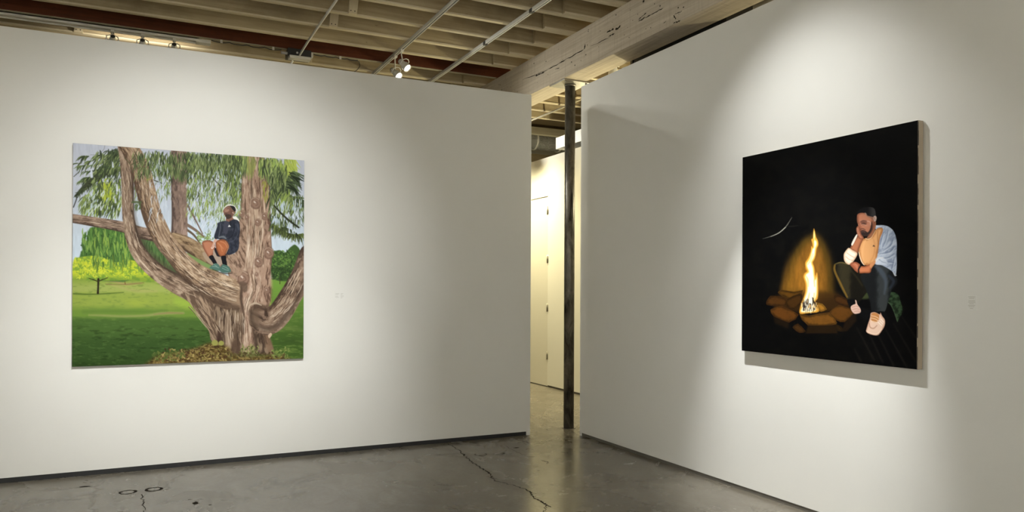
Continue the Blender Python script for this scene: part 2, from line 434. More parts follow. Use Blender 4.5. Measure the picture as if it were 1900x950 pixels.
    LG = [(150, 176, 84), (166, 190, 80), (176, 196, 108), (140, 168, 92)]
    def droop(tile, x0, y0, x1, y1, n, pal, w=6, ln=60, lean=0.0, spread=.35, al=.9):
        for _ in range(n):
            x = R.uniform(x0, x1); y = R.uniform(y0, y1); a = math.pi/2+lean+R.uniform(-spread, spread); l = ln*R.uniform(.5, 1.25)
            b = R.uniform(-.25, .25)
            p1 = (x+l*.5*math.cos(a+b), y+l*.5*math.sin(a+b)); p2 = (x+l*math.cos(a), y+l*math.sin(a))
            pic.stroke([(x, y), p1, p2], [w*.5, w*R.uniform(.8, 1.2), w*.25], R.choice(pal), .45, al, 3, tile=tile)
    # centre curtain
    droop('A', 270, 62, 700, 150, 420, DG+MG, 4.5, 34)
    droop('A', 270, 70, 700, 250, 520, MG+LG[:1], 3.6, 30, .1)
    droop('A', 480, 60, 700, 330, 380, MG+LG+DG[:2], 3.6, 30, .12)
    droop('A', 560, 250, 680, 420, 150, MG+LG, 3.2, 24, .25, .6)
    droop('A', 270, 120, 700, 420, 240, SK, 2.6, 22, .05)
    droop('A', 480, 320, 600, 410, 120, SK+[(190, 214, 232)], 3, 24, .1)
    droop('A', 520, 150, 660, 330, 120, SK, 2.6, 24, .1)
    for pts in ([(540, 120), (575, 165), (610, 200)], [(290, 150), (330, 170), (380, 190)], [(600, 170), (640, 195), (690, 215)]):
        pic.stroke(pts, 4, (62, 64, 48), .5, .8, tile='A')
    pic.stroke([(475, 268), (505, 320), (540, 388)], [7, 6, 4], (122, 100, 90), .5, 1, tile='A')
    pic.stroke([(478, 352), (510, 372), (545, 400)], [12, 10, 8], (128, 106, 92), .5, 1, tile='A')
    pic.stroke([(478, 372), (505, 392), (530, 425)], [9, 8, 6], (104, 88, 72), .5, 1, tile='A')
    leafblob('A', 520, 385, 570, 425, 60, [(132, 164, 78), (104, 136, 64), (160, 184, 110)], 3, 10)
    # left mass
    droop('a', 440, 130, 600, 420, 170, DG, 16, 90, .5, .6)
    for base, tip in (((560, 150), (90, 300)), ((560, 160), (90, 210)), ((540, 230), (110, 330)), ((540, 300), (100, 400)), ((420, 330), (110, 520)), ((400, 350), (190, 470))):
        for k in range(24):
            u = R.random(); x = base[0]+(tip[0]-base[0])*u; y = base[1]+(tip[1]-base[1])*u+30*math.sin(u*3)
            a = math.pi*.78+R.uniform(-.45, .45); l = R.uniform(50, 110)
            pic.stroke([(x, y), (x+l*.5*math.cos(a), y+l*.5*math.sin(a)-6), (x+l*math.cos(a), y+l*math.sin(a)+8)], [10, 15, 3], R.choice(DG+MG[:3]+[(110, 136, 84)]), .5, .95, 3, tile='a')
    # dark plume
    pic.stroke([(540, 370), (430, 410), (330, 460), (240, 530), (150, 610), (60, 690)], [30, 60, 80, 70, 60, 20], (66, 74, 52), .7, 1, tile='a')
    for k in range(110):
        u = R.random(); x = 540-480*u; y = 370+320*u**1.15; a = R.choice([2.7, 1.9, 2.3])+R.uniform(-.4, .4); l = R.uniform(40, 85)
        pic.stroke([(x, y), (x+l*math.cos(a), y+l*math.sin(a))], [16, 4], R.choice([(50, 56, 40), (72, 84, 54), (92, 104, 68), (58, 68, 46)]), .5, .95, 0, tile='a')
    droop('a', 300, 150, 600, 420, 120, DG+MG, 14, 90, .4, .5)
    droop('a', 150, 640, 600, 860, 260, MG+LG, 15, 110, .35, .4)
    droop('a', 280, 470, 600, 700, 150, MG+LG+[(170, 186, 60)], 15, 100, .3, .45)
    droop('a', 260, 450, 600, 900, 90, DG, 13, 100, .2, .4)
    droop('a', 380, 520, 480, 700, 26, [(176, 196, 50), (190, 204, 60)], 15, 70, .2, .3)
    droop('a', 160, 620, 600, 900, 46, SK, 11, 70, .3, .3)
    for q in ((550, 590, 34), (500, 320, 26), (390, 500, 18), (530, 740, 24), (360, 830, 22), (250, 420, 40)):
        pic.stroke([(q[0], q[1]-q[2]), (q[0]+4, q[1]+q[2])], [q[2]*.5, q[2]*.8], (212, 220, 238), 1, 1, 0, tile='a')
    pic.stroke([(410, 90), (390, 150), (310, 200), (240, 205)], 5, (120, 122, 130), .5, .8, tile='a')
    pic.stroke([(45, 460), (110, 400)], 9, (70, 70, 60), .5, .9, tile='a')
    pic.stroke([(40, 820), (70, 740), (80, 700)], 12, (50, 50, 44), .5, .9, tile='a')
    # curtain under the horizontal branch
    droop('A', 70, 362, 250, 440, 150, [(86, 132, 56), (110, 156, 66), (62, 96, 44), (140, 176, 76)], 5, 42, 0, .15)
    droop('A', 110, 400, 255, 500, 120, [(86, 128, 54), (120, 166, 70), (66, 104, 46), (150, 184, 70)], 4.5, 40, 0, .15)
    droop('A', 285, 385, 410, 500, 240, [(76, 108, 56), (104, 138, 70), (56, 84, 44), (128, 162, 90), (88, 124, 64)], 4.5, 40, 0, .14)
    for x in (128, 188, 226, 255):
        pic.stroke([(x, 470), (x+3, 500), (x, 545)], [3, 3.5, 2], (110, 132, 40), .5, .8, tile='A')

    pic.poly([(300, 400), (420, 440), (500, 540), (500, 600), (420, 560), (340, 500)], (84, 112, 66), 2, 3, tile='A')
    droop('A', 300, 400, 420, 500, 150, [(76, 108, 56), (104, 138, 70), (56, 84, 44), (88, 124, 64)], 4.5, 40, 0, .14)
    # --- bark shader
    def bark(seed, hi=(198, 172, 146), mid=(152, 124, 99), lo=(88, 68, 52), lightside=-1, ls=11.0, k=4.0, edge=.55, tint=None):
        def f(S, Tt, X, Y):
            n = fbm(S/ls, Tt*k+fbm(S/30, Tt*1.2, seed+40)*2.2, seed, 4); n2 = fbm(S/5, Tt*k*2.4, seed+11, 3)
            sh = .58-.30*Tt*(-lightside)-edge*np.clip(np.abs(Tt)-.55, 0, 1)*1.2
            v = sh+(n-.5)*1.35+(n2-.5)*.55
            c = mixc(lo, mid, sm(v, .1, .52)); c = mixc(c, hi, sm(v, .55, 1.0)*.85)
            w_ = fbm(S/25, Tt*2+3, seed+77)
            c = mixc(c, (166, 138, 118), .3*sm(w_, .5, .7))
            return c if tint is None else mixc(c, tint[0], tint[1])
        return f
    # back trunk
    pic.stroke([(447, 50), (447, 150), (448, 240), (450, 330), (448, 410)], [60, 62, 60, 62, 66], bark(2, (176, 146, 132), (134, 110, 98), (88, 70, 64), -1, 14, 3.5, .5), .7, 1, tile='A')
    droop('A', 412, 62, 486, 160, 130, DG+MG[:2]+[(110, 118, 76)], 4, 34, .1, .25)
    # seat branch and horizontal branch
    pic.stroke([(20, 326), (120, 342), (230, 362), (300, 384), (380, 400)], [34, 38, 42, 46, 50], bark(3, (190, 160, 138), (142, 116, 100), (78, 60, 50), -1, 14, 3, .7), .7, 1, tile='A')
    pic.stroke([(430, 405), (480, 428), (530, 462), (580, 500)], [44, 56, 60, 54], bark(4, (188, 160, 124), (148, 120, 88), (86, 66, 48), -1, 12, 4, .6), .7, 1, tile='A')
    pic.poly([(540, 460), (600, 470), (650, 480), (660, 540), (600, 520), (560, 500)], (170, 146, 122), 1, 3, tile='A')
    # dark gap + green gap under the seat branch
    pic.poly([(500, 300), (548, 320), (620, 360), (700, 400), (760, 440), (700, 450), (600, 420), (520, 360)], (122, 152, 84), .8, 3, tile='f')
    # limb 1 (leftmost)
    pic.stroke([(225, 40), (238, 100), (246, 190), (247, 280), (252, 340), (268, 410), (300, 475), (360, 535), (430, 580), (520, 625), (600, 668), (650, 700)],
               [38, 44, 48, 46, 48, 56, 62, 66, 74, 84, 92, 96], bark(5, (196, 170, 146), (144, 118, 98), (80, 62, 50), 1, 13, 3.4, .6), .7, 1, tile='A')
    pic.stroke([(262, 90), (268, 180), (270, 280), (276, 340), (296, 400), (330, 462), (400, 520), (480, 560)], [14, 14, 14, 16, 20, 22, 24, 26], (74, 60, 48), 3, .45, tile='A')
    # lower left buttress
    pic.poly([(455, 625), (490, 660), (530, 720), (565, 770), (578, 812), (650, 830), (700, 800), (700, 640), (600, 620), (520, 610)],
             lambda X, Y, d: mixc(mixc((104, 82, 66), (172, 144, 118), sm(fbm((X-Y*.5)/3.2, (Y+X*.5)/18, 31), .35, .7)), (80, 62, 50), sm(X, 395, 430)*sm(Y, 555, 590)*.6), 1, 4, tile='A')
    # main trunk
    def trunk(X, Y, d):
        wx = X+(fbm(X/14, Y/22, 50)-.5)*9
        n = fbm(wx/3.6, Y/17, 51, 4); n2 = fbm(wx/1.8, Y/9, 52, 3)
        u = (X-444)/58.0
        v = .62-.5*np.clip(u-.55, 0, 1)-.5*np.clip(.12-u, 0, 1)+(n-.5)*1.25+(n2-.5)*.5
        c = mixc((104, 76, 62), (176, 142, 120), sm(v, .12, .5)); c = mixc(c, (214, 188, 166), sm(v, .58, .98)*.85)
        c = mixc(c, (134, 104, 88), .55*sm(fbm(X/9, Y/16, 55), .55, .68))
        return mixc(c, (88, 66, 52), (1-sm(d, 0, 3.2))*.6)
    pic.poly([(706, 40), (700, 120), (692, 200), (690, 290), (690, 380), (676, 440), (652, 500), (640, 545), (670, 600), (700, 660), (715, 720), (780, 700), (806, 650), (806, 560), (812, 470), (808, 380), (806, 280), (802, 180), (782, 90), (772, 40)],
             trunk, .8, 5, tile='A')
    # trunk base with roots
    def basef(X, Y, d):
        wx = X+(fbm(X/10, Y/20, 60)-.5)*8
        n = fbm(wx/3.4, Y/20, 61, 4); v = .5+(n-.5)*1.7-.25*sm(Y, 640, 662)
        c = mixc((78, 60, 48), (142, 118, 96), sm(v, .2, .58)); return mixc(c, (190, 166, 140), sm(v, .66, 1.0)*.65)
    pic.poly([(590, 660), (640, 650), (700, 640), (760, 650), (800, 700), (800, 790), (818, 850), (780, 862), (700, 855), (650, 862), (630, 830), (600, 800), (588, 740)], basef, 1, 4, tile='A')
    for pts, w_, c_ in (([(735, 690), (738, 760), (748, 830)], [20, 26, 20], (64, 48, 38)), ([(606, 760), (604, 800), (604, 815)], [8, 18, 14], (58, 36, 32)),
                        ([(700, 640), (698, 720), (690, 820)], [8, 12, 14], (84, 64, 50)), ([(650, 690), (668, 760), (672, 830)], [6, 10, 12], (92, 72, 56)),
                        ([(720, 650), (716, 720), (722, 790)], [10, 22, 14], (176, 148, 124)), ([(640, 700), (640, 770), (642, 828)], [14, 26, 24], (176, 150, 126)),
                        ([(786, 770), (800, 820), (812, 856)], [20, 26, 22], (140, 108, 84)), ([(776, 790), (782, 830)], [8, 8], (70, 52, 42)), ([(670, 820), (672, 850), (690, 862)], [30, 40, 44], (96, 74, 58))):
        pic.stroke(pts, w_, c_, 2.0, .8, tile='A')
    # limb 2 (big)
    pic.stroke([(240, 30), (275, 90), (300, 150), (318, 220), (340, 305), (364, 365), (391, 417), (423, 456), (452, 493), (481, 522), (516, 551), (560, 578), (608, 605), (645, 624), (672, 634)],
               [66, 72, 76, 76, 76, 78, 76, 76, 78, 84, 92, 104, 122, 124, 100], bark(7, (212, 184, 154), (160, 130, 102), (92, 70, 54), -1, 14, 4.2, .5), .7, 1, tile='A')
    pic.stroke([(440, 545), (520, 605), (600, 655), (690, 680)], [14, 26, 30, 18], (78, 60, 48), 4, .65, tile='A')
    pic.stroke([(696, 600), (694, 640), (698, 680)], [10, 12, 8], (60, 46, 38), 1.5, .8, tile='A')
    # long highlights and fissures on the limbs
    def streaks(path, halfw, n, pal, w=2.2, l=26, tile='A', al=.75):
        Q = catmull(path, 8); L = len(Q)
        for _ in range(n):
            i = R.randrange(0, L-4); off = R.uniform(-1, 1)*halfw*(.85)
            seg = []
            m = min(L-1, i+R.randint(3, 7))
            for j in range(i, m+1):
                d = Q[min(j+1, L-1)]-Q[max(j-1, 0)]; d = d/(np.hypot(*d)+1e-6)
                seg.append(Q[j]+np.array([-d[1], d[0]])*(off+R.uniform(-1.5, 1.5)))
            pic.stroke(seg, w*R.uniform(.6, 1.4), R.choice(pal), .5, al, 2, tile=tile, taper=True)
    HI = [(222, 198, 170), (206, 180, 152), (232, 212, 190), (190, 164, 138)]; LO = [(84, 62, 48), (98, 74, 58), (74, 56, 44), (112, 88, 70)]
    limb2 = [(262, 70), (300, 150), (318, 220), (340, 305), (391, 417), (452, 493), (516, 551), (560, 578), (608, 605), (680, 628)]
    limb1 = [(230, 80), (246, 190), (247, 280), (252, 340), (268, 410), (300, 475), (360, 535), (430, 580), (520, 625)]
    streaks(limb2, 34, 90, HI); streaks(limb2, 38, 95, LO); streaks(limb2[6:], 50, 70, LO+HI, 2.4)
    streaks(limb1, 20, 50, HI); streaks(limb1, 22, 55, LO)
    streaks([(740, 60), (742, 200), (745, 330), (740, 450), (735, 560), (745, 650)], 52, 90, LO+HI[:2]+[(128, 98, 80)], 2.6)
    streaks([(740, 200), (745, 330), (740, 450), (735, 560)], 46, 60, HI, 2.6)
    streaks([(660, 680), (655, 760), (660, 830)], 60, 40, LO+HI, 2.6); streaks([(750, 680), (745, 760), (760, 830)], 45, 36, LO+HI[:2], 2.6)
    streaks([(500, 660), (560, 730), (600, 790)], 26, 26, HI+LO, 2.4); streaks([(60, 336), (150, 348), (230, 362)], 15, 24, HI+LO, 2)
    pic.poly([(692, 540), (760, 520), (806, 540), (808, 640), (790, 668), (748, 664), (728, 700), (736, 780), (742, 850), (694, 850), (702, 740), (690, 690), (694, 620)], lambda X, Y, d: trunk(X, Y, d*0+9), 5, 4, tile='A')
    pic.stroke([(693, 590), (690, 640), (700, 700), (700, 780)], [6, 9, 9, 6], (74, 56, 44), 1.6, .75, tile='A')
    streaks([(740, 540), (745, 600), (720, 660), (715, 740), (718, 830)], 26, 50, HI+LO, 2.4)
    # right limb
    pic.stroke([(960, 470), (925, 560), (880, 640), (845, 695), (812, 726), (785, 732), (770, 726)], [84, 84, 88, 94, 102, 104, 96], bark(9, (206, 182, 158), (146, 118, 98), (72, 54, 44), -1, 15, 3.2, .75), .7, 1, tile='A')
    pic.stroke([(956, 530), (926, 610), (884, 684), (838, 742), (792, 760), (750, 744)], [10, 18, 22, 22, 20, 12], (62, 46, 36), 4, .65, tile='A')
    streaks([(930, 530), (890, 610), (850, 670), (800, 715)], 34, 60, HI+LO, 2.6)
    pic.poly([(748, 664), (786, 668), (800, 664), (792, 682), (770, 690), (744, 690), (734, 680)], (92, 70, 56), 3, 3, .75, tile='A')
    pic.poly([(728, 690), (744, 684), (760, 700), (762, 740), (756, 764), (742, 752), (730, 724)], (112, 90, 72), 5, 3, .7, tile='A')
    pic.stroke([(728, 690), (732, 730), (748, 758)], [12, 16, 12], (76, 60, 48), 3, .7, tile='A')
    pic.stroke([(719, 686), (726, 668), (748, 660), (770, 668)], [5, 6, 7, 4], (200, 178, 154), .8, .8, tile='A')
    pic.stroke([(730, 678), (748, 669), (768, 677)], 4, (96, 74, 60), .8, .8, tile='A')
    pic.poly([(756, 548), (784, 520), (800, 535), (790, 560), (768, 580)], (206, 176, 150), .5, 3, tile='e')
    # knots
    def knot(x, y, r, hi=(196, 166, 146)):
        c = [(x+r*math.cos(a)*.95, y+r*math.sin(a)*1.1) for a in np.linspace(0, 2*math.pi, 11)[:-1]]
        pic.poly(c, (116, 86, 70), 1.6, 3, .8, tile='A')
        c = [(x+1+r*.74*math.cos(a), y+1+r*.78*math.sin(a)) for a in np.linspace(0, 2*math.pi, 9)[:-1]]
        pic.poly(c, (156, 122, 104), 1.4, 3, .85, tile='A')
        pic.stroke([(x-r*.9, y+r*.3), (x-r*.75, y-r*.6), (x, y-r*.95), (x+r*.6, y-r*.6)], r*.16, hi, .7, .7, tile='A')
        pic.stroke([(x-r*.3, y+r*.1), (x+r*.1, y-r*.3), (x+r*.4, y+r*.2), (x, y+r*.45)], r*.14, (108, 80, 66), .8, .6, tile='A')
        pic.stroke([(x-r*.25, y-r*.25), (x-r*.1, y-r*.1)], r*.26, (226, 206, 192), .5, .8, 0, tile='A')
    for q in ((748, 268, 22), (693, 309, 13), (714, 324, 10), (757, 343, 14), (784, 320, 14), (702, 405, 12), (800, 464, 22), (760, 498, 20), (699, 562, 27), (792, 610, 12), (775, 164, 13), (752, 546, 8)): knot(*q)
    pic.poly([(686, 576), (712, 580), (716, 610), (700, 616), (686, 600)], (96, 76, 62), 2, 3, .7, tile='A')
    # foliage in front of trunk top and right
    droop('c', 30, 30, 260, 160, 150, MG+LG+DG[:2], 15, 150, .08, .2)
    droop('c', 10, 120, 150, 500, 110, MG+LG[:2]+DG, 14, 110, .1, .3)
    droop('c', 250, 50, 330, 200, 36, [(150, 152, 84), (128, 136, 74), (164, 170, 84)], 13, 150, 0, .12)
    droop('c', 390, 60, 560, 200, 130, LG+MG+DG[:2], 15, 150, -.05, .25)
    droop('c', 510, 80, 790, 300, 230, MG+LG+[(172, 192, 74)], 16, 160, -.05, .3)
    droop('c', 520, 250, 760, 560, 230, MG+DG, 15, 130, .05, .35)
    droop('c', 680, 60, 800, 200, 60, [(178, 196, 80), (190, 206, 90), (150, 172, 70)], 14, 130, -.35, .25)
    droop('c', 420, 350, 490, 560, 26, [(156, 160, 60), (166, 168, 70)], 12, 70, 0, .2, .7)
    droop('A', 270, 66, 700, 150, 420, DG+MG+[(100, 118, 70)], 4.2, 36, .04, .25)
    droop('A', 480, 90, 695, 240, 230, MG+LG[:1]+DG[:2], 3.6, 30, .12)
    droop('A', 480, 200, 690, 300, 110, MG+LG, 3.4, 26, .15)
    droop('A', 480, 130, 690, 290, 90, SK, 2.4, 22, .1)
    droop('A', 330, 110, 412, 330, 60, SK, 2.4, 22, .05)
    droop('A', 800, 120, 880, 330, 170, MG+DG+LG[:1], 5, 34, .05, .3)
    # the dark fronds at the far right
    for (bx, by, sx) in ((760, 270, 1), (730, 380, 1), (800, 560, 1)):
        for k in range(34):
            a = R.uniform(.15, 1.15); l = R.uniform(80, 190); x = bx+R.uniform(-30, 30); y = by+R.uniform(-30, 50)
            pic.stroke([(x, y), (x+l*.5*math.cos(a*.8), y+l*.5*math.sin(a*.8)), (x+l*math.cos(a), y+l*math.sin(a)*1.1)], [10, 13, 3], R.choice([(40, 50, 34), (58, 72, 46), (76, 94, 60), (96, 116, 76)]), .5, .95, 3, tile='c')
    droop('c', 560, 520, 900, 700, 120, MG+DG, 12, 110, .1, .5)
    droop('c', 640, 480, 780, 640, 60, LG[:2]+MG, 13, 110, .3, .3)
    droop('d', 510, 60, 700, 200, 60, MG+DG, 13, 100, .1, .4)
    droop('d', 500, 0, 900, 60, 60, MG+DG, 12, 110, -.1, .5)
    droop('c', 560, 560, 900, 820, 70, SK, 11, 80, .1, .3)
    pic.stroke([(560, 640), (640, 730), (740, 820), (850, 900)], [16, 20, 22, 20], (48, 52, 36), .6, .95, tile='c')
    for k in range(170):
        u = R.random(); x = 510+390*u; y = 110+110*math.sin(u*2.2)+30*u; a = R.uniform(.4, 2.2); l = R.uniform(40, 100)
        pic.stroke([(x, y), (x+l*math.cos(a), y+l*math.sin(a))], [14, 4], R.choice([(96, 112, 52), (74, 88, 46), (124, 140, 66), (50, 56, 34)]), .5, .95, 0, tile='d')
    for k in range(26):
        u = R.random(); x = 620+270*u; y = 150+150*u*u; a = R.uniform(.8, 1.8); l = R.uniform(60, 120)
        pic.stroke([(x, y), (x+l*math.cos(a), y+l*math.sin(a))], [13, 3], R.choice([(46, 54, 34), (66, 78, 44)]), .5, .95, 0, tile='d')
    # twigs over limb 2
    for pts in ([(700, 300), (760, 210), (800, 130)], [(720, 320), (800, 280), (890, 262)], [(800, 430), (850, 350), (900, 280)], [(640, 240), (700, 310), (740, 420)]):
        pic.stroke(pts, [10, 10, 6], (86, 84, 56), .5, .85, tile='a')
    droop('a', 760, 760, 830, 830, 26, [(104, 122, 80), (84, 104, 62)], 12, 40, 0, .3)
    pic.stroke([(735, 760), (830, 760)], [24, 24], (84, 100, 60), 1, .9, 0, tile='a')
    pic.stroke([(900, 500), (960, 480)], 14, (160, 160, 70), .6, .7, 0, tile='a')
    # --- leaf litter at the roots
    def litter(X, Y, d):
        n = fbm(X/5, Y/3, 90); n2 = fbm(X/3, Y/2, 93)
        c = mixc((96, 78, 34), (150, 128, 70), sm(n, .4, .65)); return mixc(c, (64, 42, 26), sm(n2, .55, .7)*.8)
    pic.poly([(340, 880), (380, 860), (440, 850), (520, 832), (570, 815), (640, 830), (660, 858), (720, 866), (800, 862), (870, 868), (870, 930), (340, 930)], litter, 5, 4, tile='A')
    leafblob('A', 380, 838, 640, 888, 150, [(166, 148, 82), (188, 166, 96), (120, 92, 48), (84, 56, 34), (70, 44, 30), (140, 132, 66)], 4.5, 7)
    leafblob('A', 690, 826, 760, 866, 80, [(136, 142, 78), (110, 120, 60), (160, 160, 92), (82, 88, 42)], 4.5, 6)
    leafblob('A', 810, 834, 880, 876, 60, [(120, 140, 66), (150, 158, 82), (92, 112, 50)], 4.5, 6)
    leafblob('A', 340, 850, 470, 886, 60, [(104, 116, 50), (84, 104, 44), (130, 124, 66)], 5, 9)
    leafblob('A', 640, 850, 860, 874, 60, [(96, 84, 44), (76, 62, 36), (110, 104, 56)], 5, 9)
    for q in ((170, 630, 36), (240, 634, 30)):
        pic.poly([(q[0]+q[2]*math.cos(a), q[1]+q[2]*.9*math.sin(a)) for a in np.linspace(0, 6.28, 9)[:-1]], (158, 158, 76), .6, 3, tile='e')
    # --- the sitter
    pic.poly([(548, 300), (620, 280), (640, 500), (620, 760), (560, 900), (470, 880), (440, 850), (300, 780), (250, 700), (350, 640), (480, 660), (530, 600)],
             lambda X, Y, d: mixc(mixc((112, 86, 70), (170, 138, 116), sm(fbm((X-.5*Y)/3, (Y+X)/12, 71), .3, .6)), (205, 178, 152), .5*sm(fbm(X/3, Y/9, 73), .55, .75)), 1.2, 3, tile='P')
    pic.poly([(385, 178), (398, 140), (440, 112), (500, 128), (530, 165), (525, 200), (505, 180), (480, 140), (440, 128), (405, 150)], (232, 230, 222), .6, 3, tile='P')
    pic.poly([(410, 270), (455, 250), (490, 240), (490, 290), (440, 320), (415, 300)], (146, 100, 82), .5, 3, tile='P')
    pic.poly([(383, 180), (400, 152), (440, 130), (492, 142), (515, 175), (508, 215), (488, 240), (470, 262), (425, 278), (408, 250), (392, 228), (384, 205)], (126, 88, 74), .5, 4, tile='P')
    pic.poly([(392, 178), (420, 150), (450, 155), (440, 190), (405, 200)], (172, 126, 108), .8, 3, tile='P')
    pic.poly([(402, 225), (440, 222), (470, 235), (465, 262), (425, 276), (408, 250)], (70, 54, 50), .8, 3, tile='P')
    pic.poly([(455, 128), (500, 136), (520, 172), (512, 195), (488, 176), (470, 150)], (40, 36, 38), .5, 3, tile='P')
    pic.stroke([(484, 205), (497, 212)], 12, (196, 158, 140), .5, .9, 0, tile='P')
    pic.stroke([(398, 176), (384, 190), (392, 204)], [9, 13, 9], (150, 104, 86), .7, .95, tile='P')
    pic.stroke([(394, 214), (412, 214), (424, 210)], [5, 8, 4], (92, 60, 54), .7, .85, tile='P')
    pic.stroke([(418, 166), (436, 160), (448, 166)], [5, 8, 5], (74, 54, 50), .7, .85, tile='P')
    pic.stroke([(470, 190), (468, 220), (450, 250)], [8, 14, 10], (88, 64, 58), 1.2, .6, tile='P')
    pic.poly([(486, 248), (528, 252), (560, 300), (525, 290), (492, 270)], (238, 238, 234), .5, 3, tile='P')
    pic.poly([(320, 318), (400, 296), (440, 306), (490, 280), (540, 290), (562, 330), (566, 400), (556, 490), (552, 590), (520, 640), (440, 672), (410, 640), (400, 540), (330, 496), (300, 500), (280, 472), (300, 400), (316, 350)],
             lambda X, Y, d: mixc((42, 46, 60), (62, 67, 83), sm(fbm(X/4, Y/6, 70), .4, .75)), .5, 4, tile='P')
    pic.poly([(395, 300), (445, 310), (440, 380), (420, 440), (380, 420), (385, 350)], (66, 68, 84), .8, 3, tile='P')
    pic.stroke([(350, 330), (345, 400), (330, 470)], 9, (104, 110, 124), .8, .7, tile='P')
    pic.stroke([(500, 330), (500, 400), (470, 470), (400, 500)], [10, 10, 8, 6], (28, 30, 42), .8, .8, tile='P')
    pic.stroke([(545, 340), (540, 440), (500, 510), (440, 530)], 7, (88, 94, 112), .8, .6, tile='P')
    pic.stroke([(335, 478), (380, 470), (410, 490)], [14, 22, 14], (120, 128, 136), .7, .8, tile='P')
    pic.stroke([(455, 290), (465, 330), (450, 345)], 6, (26, 28, 36), .6, .8, tile='P')
    pic.poly([(432, 362), (447, 338), (464, 360)], (236, 236, 240), .4, 0, tile='P')
    def skin(a, b): return lambda X, Y, d: mixc(a, b, sm(d, 0, 4.5))
    pic.poly([(146, 540), (170, 516), (215, 508), (262, 522), (290, 560), (288, 620), (258, 682), (222, 694), (196, 660), (166, 605)], skin((140, 82, 58), (192, 122, 90)), .5, 4, tile='P')
    pic.poly([(270, 620), (330, 600), (350, 680), (365, 770), (320, 790), (285, 720)], (172, 150, 134), .8, 3, tile='P')
    pic.poly([(282, 600), (330, 600), (420, 670), (330, 690), (300, 660)], (36, 32, 38), .6, 3, tile='P')
    pic.poly([(296, 530), (330, 504), (390, 500), (430, 530), (446, 580), (420, 640), (392, 684), (345, 684), (318, 640), (300, 590)], skin((132, 74, 46), (186, 104, 62)), .5, 4, tile='P')
    for pts in ([(320, 540), (350, 570), (370, 630)], [(350, 520), (400, 545), (425, 590)], [(345, 560), (380, 600)]):
        pic.stroke(pts, 9, (218, 142, 96), .8, .7, tile='P')
    pic.stroke([(404, 520), (438, 580), (412, 650)], 6, (200, 156, 120), .5, .8, tile='P')
    pic.poly([(280, 505), (300, 495), (318, 510), (290, 540), (282, 575), (262, 604), (246, 594), (262, 560), (268, 530)], (212, 166, 146), .5, 3, tile='P')
    pic.stroke([(248, 592), (262, 600), (285, 574)], 7, (240, 214, 200), .5, .9, tile='P')
    pic.poly([(222, 692), (262, 672), (286, 710), (314, 768), (278, 772), (248, 730)], (26, 24, 30), .5, 3, tile='P')
    pic.poly([(358, 686), (410, 682), (414, 730), (424, 786), (382, 782), (366, 740)], (24, 22, 28), .5, 3, tile='P')
    pic.poly([(228, 812), (262, 784), (290, 762), (330, 776), (352, 820), (350, 846), (310, 842), (260, 826)], (78, 118, 108), .5, 3, tile='P')
    pic.poly([(340, 822), (372, 776), (398, 778), (440, 798), (466, 850), (430, 866), (372, 864), (345, 846)], (74, 112, 102), .5, 3, tile='P')
    for pts in ([(262, 796), (300, 800), (330, 812)], [(280, 776), (310, 796)], [(376, 796), (410, 808), (440, 828)], [(370, 816), (410, 834), (440, 842)]):
        pic.stroke(pts, 7, (138, 172, 160), .5, .8, tile='P')
    pic.stroke([(262, 828), (330, 856), (400, 876), (470, 872)], [6, 10, 12, 8], (52, 44, 36), .7, .85, tile='P')

